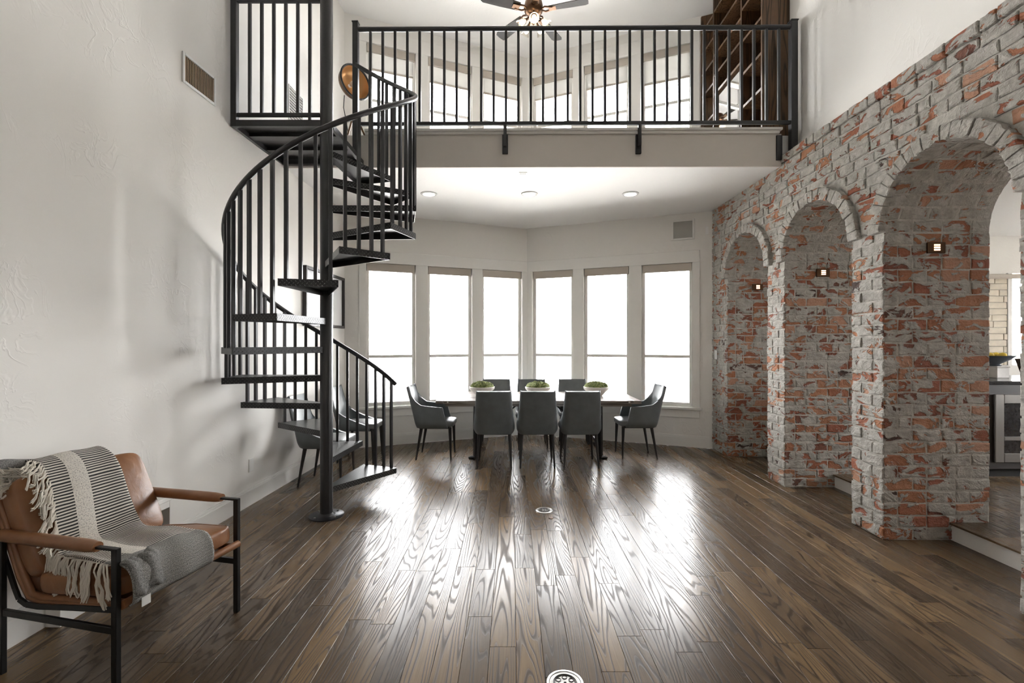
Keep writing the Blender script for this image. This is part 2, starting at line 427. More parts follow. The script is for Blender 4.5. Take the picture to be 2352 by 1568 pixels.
def recalc(o):
    bm = bmesh.new(); bm.from_mesh(o.data); bmesh.ops.recalc_face_normals(bm, faces=bm.faces); bm.to_mesh(o.data); bm.free(); return o
def tag(o, label, cat, group=None, kind=None):
    o['label'] = label; o['category'] = cat
    if group: o['group'] = group
    if kind: o['kind'] = kind
    return o
def thing(name, label, cat, loc=(0, 0, 0), rotz=0.0, group=None, kind=None):
    o = bpy.data.objects.new(name, None); COL.objects.link(o); o.location = loc; o.rotation_euler = (0, 0, rotz)
    o.empty_display_size = 0.1
    return tag(o, label, cat, group, kind)
def copy_tree(o, parent=None):
    c = o.copy(); COL.objects.link(c); c.parent = parent
    for ch in list(o.children): copy_tree(ch, c)
    return c
def cushion(name, lx, ly, lz, r, mat, parent, mtx, puff=0.02, seg=4):
    bm = bmesh.new(); bmesh.ops.create_cube(bm, size=1.0)
    for v in bm.verts: v.co = Vector((v.co.x * lx, v.co.y * ly, v.co.z * lz))
    bmesh.ops.subdivide_edges(bm, edges=bm.edges[:], cuts=5, use_grid_fill=True)
    hx, hy, hz = lx / 2, ly / 2, lz / 2
    for v in bm.verts:
        c = v.co; q = Vector((max(-hx + r, min(hx - r, c.x)), max(-hy + r, min(hy - r, c.y)), max(-hz + r, min(hz - r, c.z))))
        d = c - q
        if d.length > 1e-6:
            m_ = max(abs(d.x), abs(d.y), abs(d.z)); c2 = q + d.normalized() * (r if m_ > 1e-6 else 0); 
            v.co = c2
        k = (1 - (v.co.x / hx) ** 2) * (1 - (v.co.y / hy) ** 2)
        v.co.z += puff * k * (1 if v.co.z > 0 else -1)
        v.co = mtx @ v.co
    bm.normal_update()
    me = bpy.data.meshes.new(name); bm.to_mesh(me); bm.free()
    me.polygons.foreach_set('use_smooth', [True] * len(me.polygons)); me.materials.append(mat)
    o = bpy.data.objects.new(name, me); COL.objects.link(o); o.parent = parent
    sb = o.modifiers.new('soft', 'SUBSURF'); sb.levels = 2; sb.render_levels = 2
    return o
# ------------------------------------------------------------------ plan of the place
CORN = Vector((0.249, 7.738)); BA = math.radians(22.24); BC, BS = math.cos(BA), math.sin(BA)
BLEN = 2.80
Z_LOW, Z_LOFT, Z_TOP = 3.37, 3.69, 6.18     # lower ceiling, loft floor, upper ceiling
XR, XRU = 2.84, 3.0                          # brick face, upper right wall
YB = 4.98                                    # loft edge
Y_REAR = -3.2
def lx(y): return -2.376 - 0.03 * (6.667 - y)   # left wall face
LANG = math.atan(0.03)
def bay_y(x): return CORN.y - abs(x - CORN.x) * math.tan(BA)
def bay_frame(side):
    t = Vector((BC * side, -BS, 0)); n = Vector((-BS * side, -BC, 0))    # along the wall, into the room
    o = Vector((CORN.x, CORN.y, 0))
    return lambda a, z, d=0.0: o + t * a + n * d + Vector((0, 0, z)), t, n
BAYS = {1: bay_frame(1), -1: bay_frame(-1)}
def bbox_(mb, side, a0, a1, z0, z1, d0, d1, ch=0.0):
    fn, t, n = BAYS[side]
    return mb.obox(fn((a0 + a1) / 2, (z0 + z1) / 2, (d0 + d1) / 2), t, n, (0, 0, 1), abs(a1 - a0) / 2, abs(d1 - d0) / 2, abs(z1 - z0) / 2, ch)
WIN = [(0.095, 0.775), (0.95, 1.645), (1.83, 2.54)]      # openings along each bay wall
WL = (0.585, 2.66); WU = (4.15, 5.83)                      # lower and upper opening heights

# bay walls: solid strips round the openings
for side, nm in ((1, 'right'), (-1, 'left')):
    mb = MB(); th = -0.16
    cols = [0.0] + [a for w in WIN for a in w] + [BLEN + 0.06]
    for k in range(0, len(cols), 2): bbox_(mb, side, cols[k] - (0.03 if k == 0 else 0), cols[k + 1], 0, Z_TOP, th, 0)
    for a0, a1 in WIN:
        bbox_(mb, side, a0, a1, 0, WL[0], th, 0); bbox_(mb, side, a0, a1, WL[1], WU[0], th, 0); bbox_(mb, side, a0, a1, WU[1], Z_TOP, th, 0)
    o = mb.build('wall_bay_' + nm, MAT['wall'])
    tag(o, 'off-white plaster bay wall with three tall windows, %s of the corner' % nm, 'wall', kind='structure')
# left wall
mb = MB(); mb.prism([(lx(Y_REAR), Y_REAR), (lx(6.85), 6.85), (lx(6.85) - 0.15, 6.85), (lx(Y_REAR) - 0.15, Y_REAR)], 0, Z_TOP)
tag(recalc(mb.build('wall_left', MAT['wall'])), 'tall off-white trowelled plaster wall behind the spiral staircase', 'wall', kind='structure')
# upper right wall
mb = MB(); mb.box(XRU, XRU + 0.15, Y_REAR, 6.8, 3.47, Z_TOP)
tag(mb.build('wall_right_upper', MAT['wall']), 'smooth off-white wall above the brick arches', 'wall', kind='structure')
# rear wall behind the viewer
mb = MB(); mb.box(-2.75, 3.15, Y_REAR - 0.16, Y_REAR, 0, Z_TOP)
tag(mb.build('wall_rear', MAT['rearwall']), 'pale painted wall behind the viewpoint', 'wall', kind='structure')
# top ceiling
mb = MB(); mb.prism([(-2.8, Y_REAR - 0.2), (3.2, Y_REAR - 0.2), (3.2, 6.75), (CORN.x, 7.95), (-2.6, 6.8)], Z_TOP, Z_TOP + 0.12)
tag(mb.build('ceiling', MAT['ceiling']), 'plain white upper ceiling over the loft and fan', 'ceiling', kind='structure')
# loft slab: the white lower ceiling and the loft floor
YBR, YBL = YB - 0.02, YB + 0.02
mb = MB(); mb.prism([(lx(YBL), YBL), (XR, YBR), (XR, bay_y(XR)), (CORN.x, CORN.y), (lx(6.6), bay_y(lx(6.6)))], Z_LOW, Z_LOFT)
mb.box(XR, XRU, YBR, 6.6, 3.475, Z_LOFT)
tag(mb.build('ceiling_lower', MAT['ceiling']), 'white dining area ceiling under the loft with recessed lights', 'ceiling', kind='structure')
# fascia board with its stepped cap
fas = thing('trim_1', 'fascia across the loft edge, its shade put into the colour, with a stepped white cap', 'fascia', (0, YB, Z_LOW), kind='structure')
mb = MB(); mb.prism([(lx(YBL) + 0.002, YBL - 0.02), (XR - 0.01, YBR - 0.02), (XR - 0.01, YBR), (lx(YBL) + 0.002, YBL)], Z_LOW - 0.012, 3.70); mb.build('fascia_board', MAT['shadedfascia'], fas)
mb = MB(); mb.prism([(-1.55, YBL - 0.045), (2.80, YBR - 0.045), (2.80, YBR + 0.03), (-1.55, YBL + 0.03)], 3.70, 3.728); mb.build('cap_moulding', MAT['trim'], fas)
mb = MB(); mb.prism([(-1.55, YBL - 0.065), (2.82, YBR - 0.065), (2.82, YBR + 0.06), (-1.55, YBL + 0.06)], 3.728, 3.752); mb.build('cap_board', MAT['trim'], fas)
# ground outside
mb = MB(); mb.box(-40, 40, -40, 60, -0.45, -0.25)
tag(mb.build('patio_ground', MAT['concrete']), 'pale concrete patio ground outside the bay windows', 'ground', kind='structure')

# windows
wn = 0
ORD = ['nearest the corner', 'middle one', 'farthest from the corner']
for level, (z0, z1) in (('lower', WL), ('upper', WU)):
    for side, nm in ((-1, 'left'), (1, 'right')):
        fn, t, n = BAYS[side]
        for k, (a0, a1) in enumerate(WIN):
            wn += 1
            c = fn((a0 + a1) / 2, z0, -0.08)
            w = thing('window_%d' % wn, '%s double-hung bay window in the %s wall, %s' % (level, nm, ORD[k]), 'window', c, kind='structure')
            fw = 0.045; dd = (-0.11, -0.05)
            mb = MB()
            for A in ((a0, a0 + fw), (a1 - fw, a1)): bbox_(mb, side, A[0], A[1], z0, z1, *dd, ch=0.006)
            bbox_(mb, side, a0 + fw, a1 - fw, z0, z0 + fw, *dd, ch=0.006); bbox_(mb, side, a0 + fw, a1 - fw, z1 - fw, z1, *dd, ch=0.006)
            mb.build('window_frame', MAT['trim'], w)
            zm = 1.30 if level == 'lower' else 5.04
            mb = MB(); bbox_(mb, side, a0 + fw, a1 - fw, zm - 0.022, zm + 0.022, -0.115, -0.05, 0.004); mb.build('meeting_rail', MAT['trim'], w)
            for lo, hi in ((z0 + fw, zm - 0.022), (zm + 0.022, z1 - fw)):
                mb = MB(); bbox_(mb, side, a0 + fw, a1 - fw, lo, hi, -0.086, -0.082); mb.build('pane', MAT['glass'], w)
            mb = MB(); bbox_(mb, side, a0 + 0.01, a1 - 0.01, z1 - 0.115, z1 - 0.002, -0.048, -0.004, 0.004); mb.build('shade_valance', MAT['shade'], w)
            if level == 'upper':
                drop = 5.38 if (side == 1 and k == 2) else 5.49
                mb = MB(); bbox_(mb, side, a0 + 0.03, a1 - 0.03, drop, z1 - 0.115, -0.034, -0.030); mb.build('roller_shade', MAT['sheer'], w)
                mb = MB(); bbox_(mb, side, a0 + 0.03, a1 - 0.03, drop - 0.03, drop, -0.042, -0.022, 0.004); mb.build('hem_bar', MAT['shade'], w)
            rz = math.atan2(n.y, n.x) - PI / 2
            pc = fn((a0 + a1) / 2, (z0 + z1) / 2, -0.14)
            # portal plane facing the room
            po = portal(pc, (0, 0, 0), a1 - a0, z1 - z0)
            po.rotation_euler = Matrix((t, Vector((0, 0, 1)), -Vector(n))).transposed().to_euler() if t.cross(Vector((0, 0, 1))).dot(-Vector(n)) > 0 else Matrix((-t, Vector((0, 0, 1)), -Vector(n))).transposed().to_euler()
# casings, sills, aprons
tn = 1
for level, (z0, z1), hd in (('lower', WL, 2.83), ('upper', WU, 6.03)):
    for side, nm in ((-1, 'left'), (1, 'right')):
        tn += 1; fn, t, n = BAYS[side]
        r = thing('trim_%d' % tn, 'flat white window casing of the %s %s bay wall' % (level, nm), 'casing', fn(1.3, z0), kind='structure')
        mb = MB(); bbox_(mb, side, 0.0, 2.64, z1, hd, 0, 0.018, 0.003); mb.build('head_casing', MAT['trim'], r)
        for A in ((0.0, WIN[0][0]), (WIN[0][1], WIN[1][0]), (WIN[1][1], WIN[2][0]), (WIN[2][1], 2.64)):
            mb = MB(); bbox_(mb, side, A[0], A[1], z0 - 0.02, z1, 0, 0.018, 0.003); mb.build('side_casing', MAT['trim'], r)
        mb = MB(); bbox_(mb, side, 0.0, 2.67, z0 - 0.05, z0 - 0.012, -0.05, 0.055, 0.006); mb.build('window_sill', MAT['trim'], r)
        mb = MB(); bbox_(mb, side, 0.0, 2.64, z0 - 0.165, z0 - 0.05, 0, 0.02, 0.004); mb.build('apron', MAT['trim'], r)
# baseboards
def base_profile(mb, fn):
    fn(mb, 0, 0.135, 0, 0.017); fn(mb, 0.135, 0.152, 0, 0.013); fn(mb, 0.152, 0.166, 0, 0.008)
for side, nm in ((-1, 'left'), (1, 'right')):
    mb = MB(); base_profile(mb, lambda m, a, b, c, d: bbox_(m, side, 0.0, BLEN - 0.02, a, b, c, d))
    tag(mb.build('baseboard_bay_' + nm, MAT['trim']), 'white baseboard along the bay wall %s of the corner' % nm, 'baseboard', kind='structure')
mb = MB(); lw_t = Vector((math.sin(LANG), math.cos(LANG), 0)); lw_n = Vector((math.cos(LANG), -math.sin(LANG), 0))
def lbox(m, y0, y1, z0, z1, d0, d1, ch=0.0):
    ym = (y0 + y1) / 2; c = Vector((lx(ym), ym, (z0 + z1) / 2)) + lw_n * ((d0 + d1) / 2)
    return m.obox(c, lw_n, lw_t, (0, 0, 1), abs(d1 - d0) / 2, abs(y1 - y0) / 2, abs(z1 - z0) / 2, ch)
base_profile(mb, lambda m, a, b, c, d: lbox(m, Y_REAR, 6.64, a, b, c, d))
tag(mb.build('baseboard_left', MAT['trim']), 'white baseboard along the left plaster wall', 'baseboard', kind='structure')

# ------------------------------------------------------------------ plank floor
STEPX = 3.365
flo = thing('floor', 'glossy dark oak plank floor of the living and dining area', 'floor', (0, 3, 0), kind='structure')
mb = MB(); mb.prism([(-2.8, Y_REAR - 0.2), (STEPX, Y_REAR - 0.2), (STEPX, 6.62), (CORN.x, 7.8), (-2.6, 6.75)], -0.12, -0.014); mb.build('subfloor', MAT['dark'], flo)
planks = []
PW = 0.131; x = -2.60
while x < STEPX - 0.01:
    x1 = min(x + PW, STEPX); ym = min(bay_y(x), bay_y(x1)) - 0.002 if x1 < XR + 0.1 else 6.45
    y = Y_REAR - U(0, 1.2)
    while y < ym - 0.02:
        ln = random.choice((0.55, 0.8, 1.05, 1.3, 1.6, 1.9)) * U(0.9, 1.1)
        y1 = min(y + ln, ym)
        if ym - y1 < 0.25: y1 = ym
        planks.append((x, x1, max(y, Y_REAR), y1)); y = y1
    x = x1
def plank_mesh(mb, x0, x1, y0, y1, zt=0.0, g=0.0006, ch=0.0012, th=0.014):
    x0 += g; x1 -= g; y0 += g; y1 -= g; i = len(mb.v)
    mb.v += [(x0, y0, zt - th), (x1, y0, zt - th), (x1, y1, zt - th), (x0, y1, zt - th), (x0, y0, zt - ch), (x1, y0, zt - ch), (x1, y1, zt - ch), (x0, y1, zt - ch),
             (x0 + ch, y0 + ch, zt), (x1 - ch, y0 + ch, zt), (x1 - ch, y1 - ch, zt), (x0 + ch, y1 - ch, zt)]
    for a in (0, 4):
        for k in range(4): mb.f.append((i + a + k, i + a + (k + 1) % 4, i + a + 4 + (k + 1) % 4, i + a + 4 + k))
    mb.f.append((i + 8, i + 9, i + 10, i + 11))
def quad_area(pts):
    q = []
    for p in pts:
        if p[1] < 0.3: return 0.0
        px, py = proj(p); q.append((min(max(px, -60), 2412), min(max(py, -60), 1628)))
    return 0.5 * sum(q[k][0] * q[(k + 1) % 4][1] - q[(k + 1) % 4][0] * q[k][1] for k in range(4))
def plank_px(p):
    x0, x1, y0, y1 = p; y0 = max(y0, 1.5)
    return 0.0 if y1 <= y0 + 0.05 else abs(quad_area([(x0, y0, 0), (x1, y0, 0), (x1, y1, 0), (x0, y1, 0)]))
planks.sort(key=plank_px, reverse=True)
rest = MB()
for k, p in enumerate(planks):
    if k < 290 and plank_px(p) > 30:
        mb = MB(); plank_mesh(mb, *p); mb.build('plank', MAT['oak'], flo, loc=((p[0] + p[1]) / 2, (p[2] + p[3]) / 2, 0))
    else: plank_mesh(rest, *p)
o = rest.build('plank', MAT['oak'], flo); o['kind'] = 'stuff'

# ------------------------------------------------------------------ brick arcade
ARCH_R, ARCH_Z, PIER_X1 = 0.487, 2.352, 3.655
JY = [(2.63, 3.604), (3.935, 4.909), (5.235, 6.21)]       # near and far jamb of each arch
Y_END = 6.672; Y_NEAR = Y_REAR; Z_BR = 3.47; BODY = 2.853
brw = thing('wall_right', 'thick red brick arcade smeared with grey mortar, three round arches', 'wall', (XR + 0.4, 4.2, 0), kind='structure')
mb = MB()
def arch_z(c, y): return ARCH_Z + math.sqrt(max(ARCH_R ** 2 - (y - c) ** 2, 0))
edges = [Y_NEAR] + [v for j in JY for v in j] + [Y_END]
for k in range(0, len(edges), 2):
    mb.box(BODY, PIER_X1, edges[k], edges[k + 1], 0, Z_BR)
for y0, y1 in JY:
    c = (y0 + y1) / 2; ns = 22; ang = [PI - PI * i / ns for i in range(ns + 1)]
    ys = [c + ARCH_R * math.cos(a) for a in ang]; zs = [ARCH_Z + ARCH_R * math.sin(a) for a in ang]
    for i in range(ns):
        A, B = (ys[i], zs[i]), (ys[i + 1], zs[i + 1])
        for X in (BODY, PIER_X1): mb.quad([(X, A[0], A[1]), (X, B[0], B[1]), (X, B[0], Z_BR), (X, A[0], Z_BR)])
        mb.quad([(BODY, A[0], A[1]), (PIER_X1, A[0], A[1]), (PIER_X1, B[0], B[1]), (BODY, B[0], B[1])])
        mb.quad([(BODY, A[0], Z_BR), (BODY, B[0], Z_BR), (PIER_X1, B[0], Z_BR), (PIER_X1, A[0], Z_BR)])
mb.build('mortar_core', MAT['mortar'], brw)
CO, JT = 0.0925, 0.013
BR = []      # (frame fn(u,v,n), u0,u1,v0,v1,proud, facing corners)
SMEAR = 0.0
def add_brick(fr, u0, u1, v0, v1, proud): BR.append((fr, u0, u1, v0, v1, proud, SMEAR))
def course(fr, iv, v0, v1, row, proud0, lo=0.0, hi=0.008, off0=0.0):
    for (a, b) in iv:
        if b - a < 0.03: continue
        u = a; first = True
        while u < b - 0.012:
            ln = 0.222
            if first and row % 2: ln = 0.105
            if R() < 0.10: ln = 0.105
            e = min(u + ln, b)
            if b - e < 0.05: e = b
            if e - u > 0.02: add_brick(fr, u + JT / 2 if u > a else u, e - JT / 2 if e < b else e, v0, v1, proud0 + U(lo, hi))
            u = e; first = False
front = lambda u, v, n: (BODY - n, u, v)
SMEAR = 0.045
nrow = int(3.39 / CO) + 1
CH = 3.388 / nrow
for r in range(nrow):
    z0, z1 = r * CH, (r + 1) * CH; blk = []
    for y0, y1 in JY:
        c = (y0 + y1) / 2
        if z1 <= ARCH_Z + 0.02: blk.append((y0, y1))
        else:
            zz = max(z0 - ARCH_Z, 0); ro = ARCH_R + 0.105
            if zz < ro - 0.01: h = math.sqrt(ro * ro - zz * zz); blk.append((c - h, c + h))
    cur = 1.2; iv = []
    for a, b in blk:
        if a > cur: iv.append((cur, a))
        cur = max(cur, b)
    iv.append((cur, Y_END)); course(front, iv, z0 + JT / 2, z1 - JT / 2, r, 0.008, 0.0, 0.009)
course(front, [(1.2, Y_END)], 3.392, Z_BR, 1, 0.03, 0, 0.006)          # proud cap course
for y0, y1 in JY:                                                        # jambs, soffit and the proud ring
    far = (lambda Y: (lambda u, v, n: (u, Y - n, v)))(y1); near = (lambda Y: (lambda u, v, n: (PIER_X1 + BODY - u, Y + n, v)))(y0)
    SMEAR = 0.0
    nj = int(ARCH_Z / CO); cj = ARCH_Z / nj
    for r in range(nj):
        for fr in (far, near): course(fr, [(BODY - 0.004, PIER_X1)], r * cj + JT / 2, (r + 1) * cj - JT / 2, r, 0.004, 0, 0.006)
    c = (y0 + y1) / 2; na = 16; SMEAR = 0.07
    def soff(u, v, n, c=c): return (u, c + (ARCH_R - n) * math.cos(v), ARCH_Z + (ARCH_R - n) * math.sin(v))
    for k in range(na):
        a0, a1 = PI * k / na, PI * (k + 1) / na; g = JT / 2 / ARCH_R
        course(soff, [(BODY - 0.004, PIER_X1)], a0 + g, a1 - g, k, 0.003, 0, 0.006)
    nv = 23; SMEAR = 0.10
    for k in range(nv):
        a0, a1 = PI * k / nv, PI * (k + 1) / nv; g = 0.0045
        def ring(u, v, n, c=c): return (BODY - n, c + v * math.cos(u), ARCH_Z + v * math.sin(u))
        add_brick(ring, a0 + g, a1 - g, ARCH_R - 0.006, ARCH_R + 0.098, 0.045 + U(0, 0.012))
def brick_geo(mb, b):
    fr, u0, u1, v0, v1, pr, sm_ = b
    ju, jv = (u1 - u0) * 0.02, (v1 - v0) * 0.07
    out = [(0, 0), (0.33, 0), (0.67, 0), (1, 0), (1, 0.5), (1, 1), (0.67, 1), (0.33, 1), (0, 1), (0, 0.5)]
    P = [(u0 + a * (u1 - u0) + U(-ju, ju), v0 + c * (v1 - v0) + U(-jv, jv)) for a, c in out]
    cu, cv = (u0 + u1) / 2, (v0 + v1) / 2; i = len(mb.v); n = len(P)
    for (s, nn) in ((1.0, -0.004), (1.0, pr - 0.004), (None, pr)):
        for (u, v) in P:
            if s is None:
                fu = (u1 - u0) * 0.035; fv = (v1 - v0) * 0.10
                u += fu if u < cu - 1e-4 else (-fu if u > cu + 1e-4 else 0); v += fv if v < cv - (v1 - v0) * 0.2 else (-fv if v > cv + (v1 - v0) * 0.2 else 0)
                mb.v.append(fr(u, v, nn + U(-0.0025, 0.0025)))
            else: mb.v.append(fr(u, v, nn))
    for a in (0, n):
        for k in range(n): mb.f.append((i + a + k, i + a + (k + 1) % n, i + a + n + (k + 1) % n, i + a + n + k))
    mb.f.append(tuple(i + 2 * n + k for k in range(n)))
    return n * 2 + 1
def brick_px(b):
    fr, u0, u1, v0, v1, pr, sm_ = b
    c = Vector(fr((u0 + u1) / 2, (v0 + v1) / 2, 0)); nrm = Vector(fr((u0 + u1) / 2, (v0 + v1) / 2, 0.1)) - c
    if nrm.dot(Vector((0, 0, EYE)) - c) <= 0: return 0.0
    return abs(quad_area([fr(u0, v0, pr), fr(u1, v0, pr), fr(u1, v1, pr), fr(u0, v1, pr)]))
BR = sorted(((brick_px(b), k, b) for k, b in enumerate(BR)), key=lambda q: -q[0])
rest = MB(); rt = []; rs_ = []
for k, (a, _, b) in enumerate(BR):
    tone = min(max(random.gauss(0.5, 0.24), 0.02), 0.98)
    if k < 300:
        mb = MB(); brick_geo(mb, b); c = b[0]((b[1] + b[2]) / 2, (b[3] + b[4]) / 2, 0)
        recalc(mb.build('brick', MAT['brick'], brw, loc=c, tone=tone, smear=b[6]))
    else:
        nf = brick_geo(rest, b); rt += [tone] * nf; rs_ += [b[6]] * nf
o = recalc(rest.build('brick', MAT['brick'], brw, tone=rt, smear=rs_)); o['kind'] = 'stuff'
# step up to the kitchen
KZ = 0.135
KX1, KY0, KY1, KZT = 8.2, -1.0, 6.5, 2.95
kf = thing('floor_kitchen', 'dark wood kitchen floor one step up beyond the arches', 'floor', (5, 3, KZ), kind='structure')
mb = MB(); mb.box(STEPX + 0.012, KX1, KY0, KY1, -0.1, KZ - 0.014); mb.build('subfloor', MAT['dark'], kf)
rest = MB(); y = KY0; row = 0
while y < KY1 - 0.01:
    x = STEPX - 0.02 - (0 if row % 2 else 0.0); y1 = min(y + 0.131, KY1)
    while x < KX1 - 0.02:
        x1 = min(x + random.choice((0.7, 1.0, 1.4)) * U(0.9, 1.1), KX1)
        if KX1 - x1 < 0.2: x1 = KX1
        tgt = rest
        pxm, pym = proj(((x + x1) / 2, max(y, 0.5), KZ)); vis = 2100 < pxm < 2700 and y > 2.4
        if vis:
            mb = MB(); plank_mesh(mb, x, x1, y, y1, KZ); mb.build('plank', MAT['oak'], kf, loc=((x + x1) / 2, (y + y1) / 2, KZ))
        else: plank_mesh(rest, x, x1, y, y1, KZ)
        x = x1
    y = y1; row += 1
o = rest.build('plank', MAT['oak'], kf); o['kind'] = 'stuff'
mb = MB()
for y0, y1 in JY: mb.box(STEPX, STEPX + 0.02, y0, y1, 0, KZ - 0.016)
tag(mb.build('trim_step', MAT['trim']), 'white painted riser board of the single step through the brick arches', 'step', kind='structure')
# ------------------------------------------------------------------ kitchen shell seen through the near arch
KB = 6.4
kw = thing('wall_kitchen', 'cream stone tiled back wall of the kitchen with a bright window', 'wall', (6.5, KB, KZ), kind='structure')
mb = MB(); mb.box(PIER_X1, 6.78, KB, KB + 0.12, 0, KZT); mb.box(6.78, KX1, KB, KB + 0.12, 0, 1.2); mb.box(6.78, KX1, KB, KB + 0.12, 2.45, KZT); mb.build('plaster', MAT['wall'], kw)
z = 1.2; row = 0
while z < 2.36:
    h = 0.085; x = 6.05 - (0.12 if row % 2 else 0)
    while x < 6.70:
        w = random.choice((0.16, 0.26, 0.36)); x1 = min(x + w, 6.72)
        mb = MB(); mb.box(x + 0.003, x1 - 0.003, KB - 0.02 - U(0, 0.006), KB, z + 0.003, z + h - 0.003, 0.003)
        mb.build('stone_tile', MAT['stone'], kw, loc=((x + x1) / 2, KB - 0.01, z + h / 2)); x = x1
    z += h; row += 1
mb = MB(); mb.box(6.72, 6.78, KB - 0.03, KB, 1.2, 2.45, 0.004); mb.build('window_casing', MAT['trim'], kw)
mb = MB(); mb.box(6.0, 7.3, KB - 0.07, KB, 2.37, 2.43, 0.01); mb.build('valance', MAT['shade'], kw)
mb = MB(); mb.box(6.78, 7.9, KB + 0.05, KB + 0.055, 1.2, 2.45); mb.build('pane', MAT['glass'], kw)
portal((7.35, KB + 0.08, 1.8), (-PI / 2, 0, 0), 1.1, 1.2)
mb = MB(); mb.box(KX1, KX1 + 0.12, KY0, 2.2, 0, KZT); mb.box(KX1, KX1 + 0.12, 4.0, KB, 0, KZT); mb.box(KX1, KX1 + 0.12, 2.2, 4.0, 0, 1.1); mb.box(KX1, KX1 + 0.12, 2.2, 4.0, 2.2, KZT)  # unseen side opening added to bring daylight into the kitchen
tag(mb.build('wall_kitchen_side', MAT['wall']), 'pale kitchen side wall with an added unseen opening that lets light into the kitchen', 'wall', kind='structure')
portal((KX1 + 0.06, 3.1, 1.65), (0, PI / 2, 0), 1.1, 1.8)
mb = MB(); mb.box(PIER_X1, KX1, KY0 - 0.12, KY0, 0, KZT)
tag(mb.build('wall_kitchen_near', MAT['wall']), 'pale kitchen wall hidden behind the brick pier', 'wall', kind='structure')
mb = MB(); mb.box(PIER_X1 - 0.01, KX1 + 0.1, KY0 - 0.1, KB + 0.1, KZT, KZT + 0.1)
tag(mb.build('ceiling_kitchen', MAT['ceiling']), 'white kitchen ceiling glimpsed through the near arch', 'ceiling', kind='structure')
# island with built-in oven
IY, IX0, IX1, IZ = 4.74, 4.80, 6.6, 1.085
isl = thing('kitchen_island', 'dark kitchen island with a black stone top beyond the near arch', 'island', (5.6, 5.1, KZ))
mb = MB(); mb.box(IX0 + 0.03, IX1, IY + 0.03, IY + 0.8, KZ + 0.09, IZ, 0.004); mb.build('body', MAT['darkcab'], isl)
mb = MB(); mb.box(IX0 + 0.08, IX1, IY + 0.09, IY + 0.75, KZ, KZ + 0.09); mb.build('toe_kick', MAT['dark'], isl)
mb = MB(); mb.box(IX0, IX1 + 0.03, IY, IY + 0.84, IZ, IZ + 0.035, 0.006); mb.build('worktop', MAT['blackstone'], isl)
ov = thing('wall_oven', 'stainless steel oven with dark glass door set in the island', 'oven', (5.23, IY + 0.02, 0.3))
OX0, OX1, OZ0, OZ1 = 4.875, 5.62, 0.30, 0.985
mb = MB()
for b_ in ((OX0, OX0 + 0.09, OZ0, OZ1), (OX1 - 0.09, OX1, OZ0, OZ1), (OX0 + 0.09, OX1 - 0.09, OZ0, OZ0 + 0.09), (OX0 + 0.09, OX1 - 0.09, OZ1 - 0.09, OZ1), (OX0 + 0.09, OX1 - 0.09, 0.52, 0.56)):
    mb.box(b_[0], b_[1], IY, IY + 0.028, b_[2], b_[3], 0.004)
mb.build('door_frame', MAT['darksteel'], ov)
for lo, hi in ((OZ0 + 0.09, 0.52), (0.56, OZ1 - 0.09)):
    mb = MB(); mb.box(OX0 + 0.09, OX1 - 0.09, IY + 0.012, IY + 0.03, lo, hi); mb.build('glass_panel', MAT['blackstone'], ov)
mb = MB()
for k in range(4): mb.box(OX0 + 0.27 + k * 0.014, OX0 + 0.28 + k * 0.014, IY + 0.008, IY + 0.012, 0.665, 0.680)
mb.build('display', MAT['blueled'], ov)
# things on the island
pd = thing('stone_canister', 'square white stone block on the island under the fruit bowl', 'block', (5.36, 5.2, IZ + 0.035))
mb = MB(); mb.box(5.29, 5.43, 5.13, 5.27, IZ + 0.035, IZ + 0.150, 0.006); mb.build('body', MAT['ceramic'], pd)
mb = MB(); mb.box(5.285, 5.435, 5.125, 5.275, IZ + 0.150, IZ + 0.165, 0.004); mb.build('lid', MAT['ceramic'], pd)
BZ = IZ + 0.165
fb = thing('fruit_bowl', 'wide shallow grey bowl of lemons on the kitchen island', 'bowl', (5.34, 5.2, BZ))
mb = MB(); mb.lathe([(0.05, 0), (0.055, 0.008), (0.04, 0.02), (0.06, 0.032), (0.12, 0.07), (0.165, 0.11), (0.17, 0.115), (0.158, 0.112), (0.11, 0.075), (0.02, 0.045)], (5.34, 5.2, BZ), 28)
recalc(mb.build('bowl', MAT['greybowl'], fb, smooth=True))
for k, (dx, dy) in enumerate(((-0.06, 0), (0.03, -0.05), (0.05, 0.04), (-0.02, 0.06))):
    prof = [(0.033 * math.sin(PI * i / 8) + 0.001, 0.095 + 0.043 * (1 - math.cos(PI * i / 8))) for i in range(9)]
    mb = MB(); mb.lathe([(r_, z_ - 0.138) for r_, z_ in prof], (0, 0, 0), 12, Matrix.Rotation(1.3, 3, 'X') @ Matrix.Rotation(k, 3, 'Z'))
    o = mb.build('lemon', MAT['lemon'], None, smooth=True); o.location = (5.34 + dx, 5.2 + dy, BZ + 0.115)
    tag(o, ['yellow lemon at the left rim of the grey bowl', 'yellow lemon at the front of the grey bowl', 'yellow lemon at the right of the grey bowl', 'yellow lemon at the back of the grey bowl'][k], 'lemon', 'lemons in the fruit bowl')
kb = thing('knife_block', 'brown slanted wooden block on the island by the near pier', 'block', (5.62, 5.1, IZ + 0.035), 0)
mb = MB(); i0 = [(5.52, 0.20), (5.72, 0.22), (5.70, 0.0), (5.60, 0.0)]
mb.v = [(x_, y_, IZ + 0.035 + z_) for y_ in (5.04, 5.16) for x_, z_ in i0]; mb.f = [(0, 1, 2, 3), (7, 6, 5, 4), (0, 4, 5, 1), (1, 5, 6, 2), (2, 6, 7, 3), (3, 7, 4, 0)]
recalc(mb.build('body', MAT['walnut'], kb))
mb = MB(); mb.bar((5.515, 5.1, IZ + 0.24), (5.725, 5.1, IZ + 0.262), 0.13, 0.014, (0, 0, 1), 0.003); mb.build('cap', MAT['walnut'], kb)

